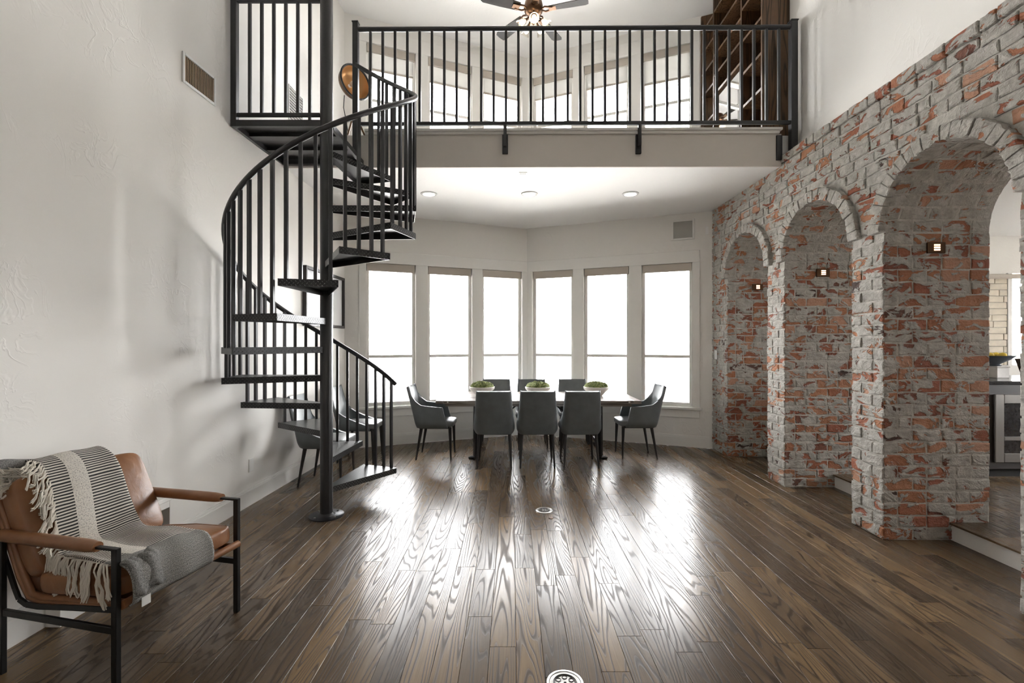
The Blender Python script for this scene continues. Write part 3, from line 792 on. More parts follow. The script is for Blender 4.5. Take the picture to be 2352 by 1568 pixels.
# ------------------------------------------------------------------ small fittings on walls and ceiling
def vent(name, label, fbox, u0, u1, z0, z1, ns, slatmat, root, fr=0.022, back='dark', vertical=True):
    r = thing(name, label, 'vent', root)
    mb = MB()
    for b_ in ((u0 - fr, u0, z0 - fr, z1 + fr), (u1, u1 + fr, z0 - fr, z1 + fr), (u0, u1, z0 - fr, z0), (u0, u1, z1, z1 + fr)): fbox(mb, b_[0], b_[1], b_[2], b_[3], 0.0005, 0.012, 0.003)
    mb.build('frame', MAT['white'], r)
    mb = MB(); fbox(mb, u0, u1, z0, z1, 0.0005, 0.002, 0); mb.build('backing', MAT[back], r)
    for k in range(ns):
        mb = MB()
        if vertical:
            u = u0 + (u1 - u0) * (k + 0.5) / ns; w = (u1 - u0) / ns * 0.2; fbox(mb, u - w, u + w, z0, z1, 0.004, 0.0065, 0)
        else:
            z_ = z0 + (z1 - z0) * (k + 0.5) / ns; w = (z1 - z0) / ns * 0.3; fbox(mb, u0, u1, z_ - w, z_ + w, 0.002, 0.009, 0)
        mb.build('slat', slatmat, r)
    return r
vent('wall_vent', 'white framed vent with tan vertical slats high on the left wall', lbox, 3.54, 3.87, 3.485, 3.675, 19, MAT['slat'], (lx(3.7), 3.7, 3.48))
vent('return_grille', 'grey return air grille low on the upper left wall behind the landing rail', lbox, 5.10, 5.40, 3.80, 4.30, 16, MAT['filter'], (lx(5.25), 5.25, 3.8), 0.012, 'dark', False)
bayR = lambda m, a0, a1, z0, z1, d0, d1, ch: bbox_(m, 1, a0, a1, z0, z1, d0, d1, ch)
r = thing('ceiling_return_vent', 'flat grey mesh vent in a white frame above the right bay window', 'vent', BAYS[1][0](2.41, 3.0))
mb = MB()
for b_ in ((2.25, 2.28, 2.99, 3.29), (2.54, 2.57, 2.99, 3.29), (2.28, 2.54, 2.99, 3.02), (2.28, 2.54, 3.26, 3.29)): bayR(mb, *b_, 0.0005, 0.014, 0.004)
mb.build('frame', MAT['trim'], r); mb = MB(); bayR(mb, 2.28, 2.54, 3.02, 3.26, 0.0005, 0.008, 0); mb.build('mesh_panel', MAT['filter'], r)
def plate(name, label, cat, fbox, u, z, w, h, parts):
    r = thing(name, label, cat, (0, 0, 0)); mb = MB(); fbox(mb, u - w / 2, u + w / 2, z - h / 2, z + h / 2, 0.0004, 0.007, 0.002); o = mb.build('cover_plate', MAT['white'], r)
    for (du, dz, pw, ph, nm, mt) in parts:
        mb = MB(); fbox(mb, u + du - pw / 2, u + du + pw / 2, z + dz - ph / 2, z + dz + ph / 2, 0.006, 0.010, 0.001); mb.build(nm, MAT[mt], r)
    c = sum((Vector(v) for v in [o.data.vertices[k].co for k in range(len(o.data.vertices))]), Vector()) / len(o.data.vertices)
    r.location = c
    for ch in r.children: ch.location = -c
    return r
frontf = lambda m, u0, u1, z0, z1, d0, d1, ch=0.0: m.box(BODY - 0.018 - d1, BODY - 0.018 - d0, u0, u1, z0, z1, ch)
bayL = lambda m, a0, a1, z0, z1, d0, d1, ch=0.0: bbox_(m, -1, a0, a1, z0, z1, d0, d1, ch)
plate('light_switch', 'white rocker light switch on the brick beside the bay', 'switch', frontf, 6.53, 1.335, 0.078, 0.125, [(0, 0, 0.034, 0.066, 'rocker', 'white')])
plate('wall_plate', 'blank white wall plate low on the left plaster wall', 'wall plate', lbox, 4.40, 0.365, 0.075, 0.12, [])
plate('wall_outlet', 'white double outlet under the left bay window behind the table', 'outlet', bayL, 0.665, 0.245, 0.075, 0.12, [(0, 0.024, 0.03, 0.034, 'socket', 'trim'), (0, -0.024, 0.03, 0.034, 'socket', 'trim')])
plate('wall_sensor', 'small beige sensor box high beside the brick wall', 'sensor', bayR, 2.735, 3.10, 0.045, 0.11, [])
# recessed ceiling lights
for k, px in enumerate((985, 1216, 1448)):
    X = (px - CX) / F_PX * 5.89
    r = thing('recessed_light', ['white round recessed ceiling light nearest the staircase', 'white round recessed ceiling light in the middle of three', 'white round recessed ceiling light nearest the brick wall'][k], 'ceiling light', (X, 5.89, Z_LOW), group='recessed lights under the loft')
    mb = MB(); mb.lathe([(0.073, -0.001), (0.075, -0.012), (0.082, -0.014), (0.10, -0.008), (0.104, 0.0)], (X, 5.89, Z_LOW), 32, cap=False); mb.build('trim_ring', MAT['lightring'], r, smooth=True)
    mb = MB(); mb.lathe([(0.074, -0.003), (0.072, -0.002)], (X, 5.89, Z_LOW), 32); mb.build('lens', MAT['recessed'], r)
mb = MB(); mb.box(0.075, 0.165, 5.14, 5.22, Z_LOW - 0.006, Z_LOW - 0.0005, 0.001)
r = thing('ceiling_label', 'small white printed tag on the underside of the loft edge', 'tag', (0.12, 5.18, Z_LOW)); mb.build('card', MAT['white'], r)
mb = MB()
for k in range(4): mb.box(0.088 + k * 0.017, 0.099 + k * 0.017, 5.155, 5.19, Z_LOW - 0.0072, Z_LOW - 0.006)
mb.build('print', MAT['filter'], r)
# louvred step lights in the far jamb of each arch
for k, (y0, y1) in enumerate(JY):
    xx = BODY + 0.385; zz = 2.235; r = thing('step_light', ['louvred step light glowing in the near brick arch', 'louvred step light glowing in the middle brick arch', 'louvred step light glowing in the far brick arch'][k], 'step light', (xx, y1, zz), group='step lights in the arches')
    mb = MB(); mb.box(xx - 0.068, xx + 0.068, y1 - 0.022, y1 - 0.004, zz - 0.042, zz + 0.042, 0.003); mb.build('housing', MAT['bronze'], r)
    for q in range(3): mb = MB(); mb.box(xx - 0.022, xx + 0.022, y1 - 0.026, y1 - 0.021, zz - 0.022 + q * 0.018, zz - 0.011 + q * 0.018); mb.build('louvre', MAT['louvre'], r)
# floor outlet covers
def floor_cover(X, Y, rad, label):
    r = thing('floor_outlet_cover', label, 'floor cover', (X, Y, 0), group='round floor covers')
    mb = MB(); mb.lathe([(rad, 0.0005), (rad * 0.98, 0.005), (rad * 0.86, 0.007), (rad * 0.82, 0.004)], (X, Y, 0), 40, cap=False); mb.build('rim', MAT['steel'], r, smooth=True)
    mb = MB(); mb.lathe([(rad * 0.82, 0.0042), (rad * 0.80, 0.0045)], (X, Y, 0), 40); mb.build('lid', MAT['steel'], r)
    mb = MB()
    for rr in (0.55, 0.62): mb.tube([(X + rad * rr * math.cos(a * PI / 16), Y + rad * rr * math.sin(a * PI / 16), 0.0052) for a in range(32)], 0.0022, 5, closed=True)
    for q in range(6):
        a = q * PI / 3 + 0.5; mb.tube([(X + rad * (0.40 * math.cos(a) + 0.13 * math.cos(b * PI / 6)), Y + rad * (0.40 * math.sin(a) + 0.13 * math.sin(b * PI / 6)), 0.0052) for b in range(12)], 0.0018, 5, closed=True)
    for a, ln in ((0, 0.07), (PI / 2, 0.05)): mb.bar((X - rad * ln * math.cos(a), Y - rad * ln * math.sin(a), 0.0055), (X + rad * ln * math.cos(a), Y + rad * ln * math.sin(a), 0.0055), 0.006, 0.002)
    mb.build('embossing', MAT['darkcab'], r)
floor_cover(0.29, 4.231, 0.078, 'round metal floor outlet cover in front of the dining table')
floor_cover(0.236, 2.09, 0.083, 'round embossed metal floor cover at the bottom edge of the picture')
mb = MB(); mb.lathe([(0.02, 0.0003), (0.018, 0.004), (0.008, 0.005)], (0.335, 4.045, 0), 16)
tag(mb.build('floor_plug', MAT['bronze'], None, smooth=True, loc=(0.335, 4.045, 0)), 'tiny round plug in the floor beside the outlet cover', 'plug')
# framed picture on the left wall behind the stair
pf = thing('framed_picture', 'wide black framed pale print on the left wall behind the staircase', 'picture', (lx(6.0), 6.0, 1.7))
P0, P1, PZ0, PZ1 = 5.41, 6.56, 1.70, 2.40
mb = MB()
for b_ in ((P0, P0 + 0.035, PZ0, PZ1), (P1 - 0.035, P1, PZ0, PZ1), (P0 + 0.035, P1 - 0.035, PZ0, PZ0 + 0.035), (P0 + 0.035, P1 - 0.035, PZ1 - 0.035, PZ1)): lbox(mb, *b_, 0.002, 0.05, 0.003)
mb.build('frame', MAT['darkcab'], pf); mb = MB(); lbox(mb, P0 + 0.035, P1 - 0.035, PZ0 + 0.035, PZ1 - 0.035, 0.002, 0.02); mb.build('print', MAT['print'], pf)
# low white surround by the wall behind the armchair
ws = thing('low_wall_surround', 'low white surround with a dark opening against the left wall behind the armchair', 'surround', (-2.43, 3.0, 0))
mb = MB(); fx = 0.10
for b_ in ((2.50, 2.66, 0, 0.42), (3.27, 3.40, 0, 0.42), (2.66, 3.27, 0.37, 0.42), (2.66, 3.27, 0, 0.06)): lbox(mb, b_[0], b_[1], b_[2], b_[3], 0.018, fx, 0.003)
mb.build('frame', MAT['trim'], ws)
mb = MB(); lbox(mb, 2.47, 3.43, 0.42, 0.45, 0.018, fx + 0.015, 0.004); mb.build('top_board', MAT['trim'], ws)
mb = MB(); lbox(mb, 2.66, 3.27, 0.06, 0.37, 0.018, 0.03); mb.build('opening', MAT['dark'], ws)
for k in range(5):
    mb = MB(); zz = 0.20 + k * 0.03; mb.tube([(lx(3.1) + 0.06, 2.75 + q * 0.05, zz + 0.008 * math.sin(q * 0.9 + k)) for q in range(10)], 0.003, 5); mb.build('wire', MAT['steel'], ws)
# ------------------------------------------------------------------ spiral staircase
SX, SY, SR = -1.619, 4.104, 0.785
RISE, T0, TA = 3.44 / 14, math.radians(54.6), math.radians(30.4)
Z_LAND = 3.44; RAIL_R = 0.762
st = thing('spiral_staircase', 'black steel spiral staircase with diamond plate treads beside the left wall', 'staircase', (SX, SY, 0))
mb = MB(); mb.lathe([(0.053, 0.0), (0.053, 4.62), (0.045, 4.63)], (SX, SY, 0), 32); mb.build('pole', MAT['black'], st, smooth=True)
bp = MB(); bp.lathe([(0.145, 0.0), (0.145, 0.010), (0.142, 0.012)], (SX, SY, 0), 40); bpo = bp.build('base_plate', MAT['black'], st, smooth=True)
mb = MB(); mb.lathe([(0.075, 0.012), (0.062, 0.022), (0.055, 0.03)], (SX, SY, 0), 28, cap=False); mb.build('weld_collar', MAT['black'], bpo, smooth=True)
for k in range(4):
    a = PI / 4 + k * PI / 2 + 0.2; mb = MB(); mb.lathe([(0.010, 0.012), (0.010, 0.019), (0.007, 0.021)], (SX + 0.115 * math.cos(a), SY + 0.115 * math.sin(a), 0), 6); mb.build('bolt', MAT['steel'], bpo)
def polar(r, a, z): return Vector((SX + r * math.cos(a), SY + r * math.sin(a), z))
def tread(k):
    a0 = T0 + TA * k; a1 = a0 + TA * 0.985; z = RISE * (k + 1); mb = MB(); H = 0.052; th = 0.006
    am = (a0 + a1) / 2
    ri = 0.048
    P = [polar(ri, a0 - 0.35, z), polar(SR, a0, z), polar(SR, a1, z), polar(ri, a1 + 0.35, z)]
    mb.quad([(p.x, p.y, z) for p in P], [(p.x, p.y) for p in P])
    mb.quad([(p.x, p.y, z - th) for p in P[::-1]], [(0, 0)] * 4)
    for i in range(4):
        A, B = P[i], P[(i + 1) % 4]; ln = (B - A).length; d = (B - A).normalized(); nin = Vector((-d.y, d.x, 0)) * th
        hh = H
        q = [(A.x, A.y, z - hh), (B.x, B.y, z - hh), (B.x, B.y, z), (A.x, A.y, z)]
        mb.quad(q, [(0, -hh), (ln, -hh), (ln, 0), (0, 0)])
        A2, B2 = A + nin, B + nin
        mb.quad([(B2.x, B2.y, z - hh), (A2.x, A2.y, z - hh), (A2.x, A2.y, z - th), (B2.x, B2.y, z - th)], [(0, 0)] * 4)
        mb.quad([(A.x, A.y, z - hh), (A2.x, A2.y, z - hh), (B2.x, B2.y, z - hh), (B.x, B.y, z - hh)], [(0, 0)] * 4)
    return mb.build('tread', MAT['diamond'], st, loc=tuple(polar(0.4, am, z)))
for k in range(13): tread(k)
def rail_z(a): return 1.10 + (a - math.radians(55)) / math.radians(395) * 3.285
pts = []; a = math.radians(54.2)
while a < math.radians(450): pts.append(polar(RAIL_R, a, rail_z(a))); a += math.radians(3.5)
pts.append(polar(RAIL_R, math.radians(450), rail_z(math.radians(450))))
mb = MB(); mb.tube(pts, 0.021, 12); mb.build('handrail', MAT['black'], st, smooth=True, angle=60)
a = math.radians(58.0)
while a < math.radians(444):
    k = min(int((a - T0) / TA), 12); zt = RISE * (k + 1)
    c = polar(RAIL_R - 0.006, a, 0); ax = Vector((math.cos(a), math.sin(a), 0)); ay = Vector((-ax.y, ax.x, 0)); z1 = rail_z(a)
    mb = MB(); mb.obox((c.x, c.y, (zt + z1) / 2 - 0.005), ax, ay, (0, 0, 1), 0.0125, 0.0125, (z1 - zt) / 2 + 0.0, 0.002)
    mb.build('baluster', MAT['black'], st, loc=(c.x, c.y, zt)); a += TA / 4
# landing
LX0 = lx(4.1) + 0.012; LY1 = YBL - 0.022
lnd = MB(); FY = SY - 0.03
lnd.box(LX0, SX + 0.04, FY, LY1, Z_LAND - 0.008, Z_LAND)
lo = lnd.build('landing', MAT['diamond'], st, loc=(SX - 0.4, SY + 0.4, Z_LAND))
for nm, b_ in (('edge_beam', (LX0, SX - 0.03, FY, FY + 0.03, Z_LAND - 0.055, Z_LAND - 0.008)), ('edge_beam', (LX0, LX0 + 0.03, FY + 0.03, LY1, Z_LAND - 0.055, Z_LAND - 0.008)),
               ('edge_beam', (SX + 0.02, SX + 0.05, SY + 0.04, LY1, Z_LAND - 0.055, Z_LAND - 0.008)), ('edge_beam', (LX0 + 0.03, SX + 0.02, LY1 - 0.05, LY1, Z_LAND - 0.06, Z_LAND - 0.008)),
               ('cross_beam', (LX0 + 0.03, SX + 0.02, FY + 0.24, FY + 0.33, Z_LAND - 0.04, Z_LAND - 0.008)), ('cross_beam', (LX0 + 0.03, SX + 0.02, FY + 0.55, FY + 0.64, Z_LAND - 0.04, Z_LAND - 0.008))):
    mb = MB(); mb.box(*b_); mb.build(nm, MAT['black'], lo)
lr = MB(); lr.box(LX0, LX0 + 0.05, FY - 0.002, FY + 0.048, Z_LAND - 0.055, 4.52, 0.003); lr = lr.build('landing_post', MAT['black'], st, loc=(LX0 + 0.025, FY + 0.02, Z_LAND))
mb = MB(); mb.box(LX0 + 0.05, SX - 0.05, FY + 0.004, FY + 0.034, 4.468, 4.498, 0.003); mb.build('landing_top_rail', MAT['black'], st)
mb = MB(); mb.box(LX0 + 0.05, SX - 0.05, FY + 0.004, FY + 0.034, 3.475, 3.505, 0.003); mb.build('landing_bottom_rail', MAT['black'], st)
for k in range(6):
    X = (574 + 27.6 * k - CX) / F_PX * (FY + 0.02); z0 = Z_LAND if k in (5,) else 3.505
    mb = MB(); mb.box(X - 0.0125, X + 0.0125, FY + 0.007, FY + 0.031, z0, 4.468, 0.002); mb.build('baluster', MAT['black'], st, loc=(X, FY + 0.02, z0))

# ------------------------------------------------------------------ loft railing
RY = YB - 0.085
lg = thing('loft_railing', 'black steel balcony railing across the loft edge', 'railing', (0.65, RY, 3.69))
XA, XB = -1.632, 2.915
def rly(x): return RY + 0.018 - 0.036 * (x - XA) / (XB - XA)
for X, w, z0, z1 in ((XA, 0.056, Z_LAND, 4.84), (XB, 0.066, 3.40, 4.83)):
    mb = MB(); mb.box(X - w / 2, X + w / 2, rly(X) - w / 2, rly(X) + w / 2, z0, z1, 0.003); p = mb.build('post', MAT['black'], lg, loc=(X, rly(X), z0))
    mb = MB(); mb.box(X - w / 2 - 0.006, X + w / 2 + 0.006, rly(X) - w / 2 - 0.006, rly(X) + w / 2 + 0.006, z1, z1 + 0.014, 0.003); mb.build('post_cap', MAT['black'], p)
mb = MB(); mb.tube([(XA, rly(XA), 4.778), (XB, rly(XB), 4.778)], 0.024, 12); mb.build('top_rail', MAT['black'], lg, smooth=True)
mb = MB(); mb.bar((XA + 0.028, rly(XA), 3.79), (XB - 0.03, rly(XB), 3.79), 0.03, 0.036, (0, 0, 1), 0.003); mb.build('bottom_rail', MAT['black'], lg)
k = 0
while True:
    X = (850 + 28.38 * k - CX) / F_PX * RY
    if X > XB - 0.06: break
    mb = MB(); mb.box(X - 0.0128, X + 0.0128, rly(X) - 0.0128, rly(X) + 0.0128, 3.808, 4.76, 0.002); mb.build('baluster', MAT['black'], lg, loc=(X, rly(X), 3.8)); k += 1
for px in (1160, 1469):
    X = (px - CX) / F_PX * RY
    mb = MB(); mb.box(X - 0.03, X + 0.03, YB - 0.055, YB - 0.024, 3.49, 3.69, 0.004); b_ = mb.build('bracket', MAT['black'], lg, loc=(X, YB - 0.04, 3.5))
    mb = MB(); mb.box(X - 0.016, X + 0.016, rly(X) - 0.016, rly(X) + 0.016, 3.55, 3.775, 0.003); mb.box(X - 0.014, X + 0.014, rly(X), YB - 0.05, 3.56, 3.59); mb.build('stem', MAT['black'], b_)
mb = MB(); mb.box(2.77, 2.83, YB - 0.062, YB - 0.042, 3.42, 3.68, 0.003); mb.build('end_plate', MAT['black'], lg)

# ------------------------------------------------------------------ loft furniture
bk = thing('bookcase', 'tall dark walnut built-in bookcase on the loft by the right wall', 'bookcase', (2.86, 5.9, Z_LOFT))
BX0, BX1, BY0, BY1, BZ1 = 2.70, XRU - 0.002, 5.075, 6.72, 6.15
ups = [BY0 + 0.0, 5.53, 6.29, 6.70]
def bky(x): return bay_y(x)
for k, y in enumerate(ups[:3]):
    mb = MB(); mb.box(BX0, BX1, y, y + (0.03 if k else 0.028), Z_LOFT, BZ1, 0.002); mb.build('side_panel' if k == 0 else 'upright', MAT['walnut'], bk, loc=((BX0 + BX1) / 2, y, 4.9))
mb = MB(); mb.prism([(BX0, bky(BX0) - 0.035), (BX1, bky(BX1) - 0.035), (BX1, bky(BX1) - 0.008), (BX0, bky(BX0) - 0.008)], Z_LOFT, BZ1); mb.build('upright', MAT['walnut'], bk)
mb = MB(); mb.box(BX1 - 0.012, BX1, BY0 + 0.028, 6.58, Z_LOFT, BZ1); mb.build('back_panel', MAT['walnut'], bk)
def shelf(ya, yb, z):
    mb = MB(); mb.prism([(BX0 + 0.004, ya), (BX1 - 0.012, ya), (BX1 - 0.012, min(yb, bky(BX1) - 0.036)), (BX0 + 0.004, min(yb, bky(BX0) - 0.036))], z - 0.015, z + 0.015)
    recalc(mb.build('shelf', MAT['walnut'], bk, loc=(2.85, (ya + yb) / 2, z)))
for z in (3.80, 4.265, 4.65, 5.04, 5.42, 5.81): shelf(ups[0] + 0.028, ups[1], z)
for z in (3.80, 4.82, 5.07, 5.34, 5.63, 5.93): shelf(ups[1] + 0.03, ups[2], z)
for z in (3.80, 4.20, 4.57, 4.99, 5.30, 5.60, 5.91): shelf(ups[2] + 0.03, 6.72, z)
mb = MB(); mb.box(BX0 + 0.02, BX0 + 0.035, ups[0] + 0.03, ups[2], Z_LOFT, 3.785); mb.build('plinth', MAT['walnut'], bk)
mr = thing('leaning_mirror', 'frameless mirror panel in the middle bay of the bookcase', 'mirror', (2.76, 5.95, 3.816))
mb = MB(); mb.box(2.735, 2.747, 5.66, 6.24, 3.816, 4.78, 0.002); mb.build('mirror_plate', MAT['mirror'], mr); mb = MB(); mb.box(2.747, 2.757, 5.67, 6.23, 3.816, 4.77); mb.build('backing', MAT['dark'], mr)
for k, px in enumerate((1610, 1686, 1748)):
    Y = 5.00 + 0.0 * k + 0.06; X = (px - CX) / F_PX * Y
    X = min(X, 2.68)
    mb = MB(); z0 = Z_LOFT + 0.0
    mb.lathe([(0.012, 0), (0.03, 0.02), (0.034, 0.05), (0.024, 0.085), (0.012, 0.1)], (X, Y, z0), 14)
    tag(mb.build('loft_ornament', MAT['ceramic'], None, smooth=True, loc=(X, Y, z0)), ['small white rounded ornament at the loft edge, left of three', 'small white rounded ornament at the loft edge, middle of three', 'small white rounded ornament at the loft edge below the bookcase end panel'][k], 'ornament', 'white ornaments at the loft edge')
# loft tripod lamp with a big round head
LPX, LPY = -1.93, 5.75
lp = thing('loft_floor_lamp', 'round copper-lined spotlight floor lamp in the loft left corner', 'floor lamp', (LPX, LPY, Z_LOFT))
hc = Vector((LPX, LPY, 4.68)); rot = Matrix.Rotation(math.radians(-12), 3, 'X') @ Matrix.Rotation(math.radians(28), 3, 'Z') @ Matrix.Rotation(math.radians(90), 3, 'Y')
rot = Matrix.Rotation(math.radians(-38), 3, 'Z') @ Matrix.Rotation(math.radians(88), 3, 'Y')
mb = MB(); mb.lathe([(0.05, -0.13), (0.13, -0.11), (0.185, -0.05), (0.2, 0.03)], hc, 36, rot, cap=False); lh = mb.build('lamp_head', MAT['bronze'], lp, smooth=True)
sl = lh.modifiers.new('shell', 'SOLIDIFY'); sl.thickness = 0.006
mb = MB(); mb.lathe([(0.02, -0.10), (0.12, -0.09), (0.175, -0.04), (0.192, 0.03)], hc, 36, rot, cap=False); mb.build('reflector', MAT['copper'], lh, smooth=True)
mb = MB(); mb.tube([hc + rot @ Vector((0.2 * math.cos(q * PI / 18), 0.2 * math.sin(q * PI / 18), 0.03)) for q in range(36)], 0.012, 8, closed=True); mb.build('rim', MAT['blacksatin'], lh, smooth=True)
mb = MB(); mb.lathe([(0.012, -0.08), (0.03, -0.05), (0.032, -0.02), (0.01, 0.01)], hc, 16, rot); mb.build('bulb', MAT['ceramic'], lh, smooth=True)
mb = MB(); mb.tube([hc + Vector((0, 0, -0.21)), (LPX, LPY, 4.30)], 0.012, 8); mb.build('stem', MAT['bronze'], lp)
for q in range(3):
    a = q * 2 * PI / 3 + 0.4; mb = MB(); mb.tube([(LPX, LPY, 4.32), (LPX + 0.3 * math.cos(a), LPY + 0.3 * math.sin(a), Z_LOFT)], [0.014, 0.011], 8); mb.build('leg', MAT['bronze'], lp)
mb = MB(); mb.tube([hc + Vector((-0.12, 0, -0.15)), hc + Vector((-0.13, 0, -0.3)), hc + Vector((-0.1, 0, -0.45)), hc + Vector((-0.06, 0, -0.7)), (LPX - 0.1, LPY, Z_LOFT + 0.01)], 0.005, 6); mb.build('cord', MAT['dark'], lp, smooth=True)

# ------------------------------------------------------------------ ceiling fan
FX, FYc, FZ = 0.277, 6.05, 5.76
fn_ = thing('ceiling_fan', 'five-blade dark ceiling fan with clear glass lights over the loft', 'ceiling fan', (FX, FYc, FZ))
mb = MB(); mb.lathe([(0.03, 0.40), (0.07, 0.38), (0.075, 0.33), (0.016, 0.31), (0.016, 0.16), (0.05, 0.15), (0.11, 0.12), (0.125, 0.05), (0.115, 0.0), (0.09, -0.03), (0.05, -0.05), (0.06, -0.08), (0.05, -0.11), (0.02, -0.13), (0.03, -0.15), (0.008, -0.17)], (FX, FYc, FZ), 30); recalc(mb.build('motor', MAT['bronze'], fn_, smooth=True))
for q in range(5):
    a = math.radians(-14 + 72 * q); d = Vector((math.cos(a), math.sin(a), 0)); s_ = Vector((-d.y, d.x, 0)); tilt = Vector((0, 0, 1)) * 0.2
    c0 = Vector((FX, FYc, FZ + 0.01)); out = [(0.20, -0.055), (0.45, -0.072), (0.66, -0.078), (0.695, -0.06), (0.70, 0.0), (0.695, 0.06), (0.66, 0.078), (0.45, 0.072), (0.20, 0.055)]
    mb = MB(); n = len(out)
    for dz in (0, 0.008): mb.v += [tuple(c0 + d * r_ + (s_ + tilt) * w_ + Vector((0, 0, dz))) for r_, w_ in out]
    mb.f = [tuple(range(n - 1, -1, -1)), tuple(range(n, 2 * n))] + [(k, (k + 1) % n, n + (k + 1) % n, n + k) for k in range(n)]
    recalc(mb.build('blade', MAT['blade'], fn_, loc=tuple(c0 + d * 0.4)))
    mb = MB(); 
    for w_ in (-1, 1): mb.tube([c0 + d * 0.09, c0 + d * 0.15 + s_ * 0.045 * w_, c0 + d * 0.25 + (s_ + tilt) * 0.03 * w_ + Vector((0, 0, -0.006))], 0.011, 6)
    mb.bar(c0 + d * 0.2 + Vector((0, 0, -0.008)), c0 + d * 0.29 + Vector((0, 0, -0.008)), 0.07, 0.006); mb.build('blade_iron', MAT['bronze'], fn_, smooth=True)
clear = bpy.data.materials.new('clear_lamp_glass'); clear.use_nodes = True
nt = clear.node_tree; nt.nodes.clear(); t_ = N(nt, 'ShaderNodeBsdfTransparent'); t_.inputs[0].default_value = (0.93, 0.9, 0.85, 1); g_ = N(nt, 'ShaderNodeBsdfGlossy'); g_.inputs['Roughness'].default_value = 0.05
lw = N(nt, 'ShaderNodeLayerWeight'); lw.inputs[0].default_value = 0.35; mx = N(nt, 'ShaderNodeMixShader'); oo = N(nt, 'ShaderNodeOutputMaterial')
L(nt, lw.outputs[1], mx.inputs[0]); L(nt, t_.outputs[0], mx.inputs[1]); L(nt, g_.outputs[0], mx.inputs[2]); L(nt, mx.outputs[0], oo.inputs[0])
for q in range(5):
    a = math.radians(-90 + 72 * q); d = Vector((math.cos(a), math.sin(a), 0)); c0 = Vector((FX, FYc, FZ - 0.10)); p1 = c0 + d * 0.09 + Vector((0, 0, -0.01)); dr = (d * 0.75 + Vector((0, 0, -0.75))).normalized()
    mb = MB(); mb.tube([c0 + d * 0.03, c0 + d * 0.07 + Vector((0, 0, 0.015)), p1, p1 + dr * 0.035], [0.009, 0.009, 0.012, 0.022], 8); arm = mb.build('lamp_arm', MAT['bronze'], fn_, smooth=True)
    rt_ = dr.to_track_quat('Z', 'Y').to_matrix()
    mb = MB(); mb.lathe([(0.024, 0.03), (0.034, 0.05), (0.042, 0.09), (0.058, 0.135), (0.060, 0.14)], p1, 20, rt_, cap=False); mb.build('glass_shade', clear, arm, smooth=True)
    mb = MB(); mb.lathe([(0.010, 0.03), (0.024, 0.06), (0.028, 0.085), (0.02, 0.108), (0.004, 0.118)], p1, 14, rt_); mb.build('bulb', MAT['bulb'], arm, smooth=True)
mb = MB(); mb.tube([(FX - 0.03, FYc - 0.02, FZ - 0.1), (FX - 0.03, FYc - 0.02, FZ - 0.33)], 0.002, 5); mb.build('pull_chain', MAT['steel'], fn_)
# (the fan hangs on its rod from the ceiling)
# ------------------------------------------------------------------ dining table
TX0, TX1, TY0, TY1, TZ = -0.975, 1.65, 5.99, 7.07, 0.765
tb = thing('dining_table', 'long weathered wood dining table on black iron trestle legs', 'table', ((TX0 + TX1) / 2, 6.53, 0))
nb = 7
for k in range(nb):
    ya = TY0 + (TY1 - TY0) * k / nb; yb = TY0 + (TY1 - TY0) * (k + 1) / nb
    mb = MB(); mb.box(TX0 + 0.10, TX1 - 0.10, ya + 0.001, yb - 0.001, TZ - 0.042, TZ, 0.002); mb.build('board', MAT['tabletop'], tb, loc=(0.34, (ya + yb) / 2, TZ))
for X0, X1 in ((TX0, TX0 + 0.098), (TX1 - 0.098, TX1)):
    mb = MB(); mb.box(X0, X1, TY0, TY1, TZ - 0.042, TZ, 0.003); mb.build('breadboard_end', MAT['tabletop'], tb, loc=((X0 + X1) / 2, 6.53, TZ))
mb = MB(); mb.box(TX0 + 0.12, TX1 - 0.12, TY0 + 0.02, TY0 + 0.04, TZ - 0.075, TZ - 0.042); mb.box(TX0 + 0.12, TX1 - 0.12, TY1 - 0.04, TY1 - 0.02, TZ - 0.075, TZ - 0.042); mb.build('apron', MAT['tabletop'], tb)
for s_, X in ((1, -0.47), (-1, 1.145)):
    tr = MB(); tr.box(X - 0.04, X + 0.04, TY0 + 0.07, TY1 - 0.07, TZ - 0.075, TZ - 0.042); tr.box(X - 0.03, X + 0.03, TY0 + 0.10, TY1 - 0.10, 0.17, 0.215); tr = tr.build('trestle', MAT['black'], tb, loc=(X, 6.53, 0))
    for Y in (TY0 + 0.11, TY1 - 0.11):
        mb = MB(); mb.tube([(X, Y, 0.0), (X, Y, TZ - 0.075)], [0.034, 0.030], 4); mb.build('leg', MAT['black'], tr)
        mb = MB(); mb.tube([(X + s_ * 0.02, Y, 0.022), (X - s_ * 0.06, Y, 0.02), (X - s_ * 0.095, Y, 0.014)], [0.022, 0.02, 0.013], 8); mb.build('foot', MAT['black'], tr, smooth=True)
        mb = MB(); mb.lathe([(0.008, -0.008), (0.012, 0), (0.004, 0.008)], (X - s_ * 0.35, TY0 - 0.003 if Y < 6.5 else TY1 + 0.003, TZ - 0.02), 8, Matrix.Rotation(PI / 2, 3, 'X')); mb.build('bolt', MAT['steel'], tr)
    mb = MB(); mb.tube([(X, 6.53, 0.21), (X + s_ * 0.62, 6.53, TZ - 0.06)], 0.011, 8); mb.tube([(X + s_ * 0.14, 6.53, 0.333), (X + s_ * 0.36, 6.53, 0.515)], 0.019, 8); mb.build('brace_rod', MAT['black'], tb, smooth=True)
mb = MB(); mb.box(-0.45, 1.12, 6.50, 6.56, TZ - 0.07, TZ - 0.042); mb.build('centre_beam', MAT['black'], tb)

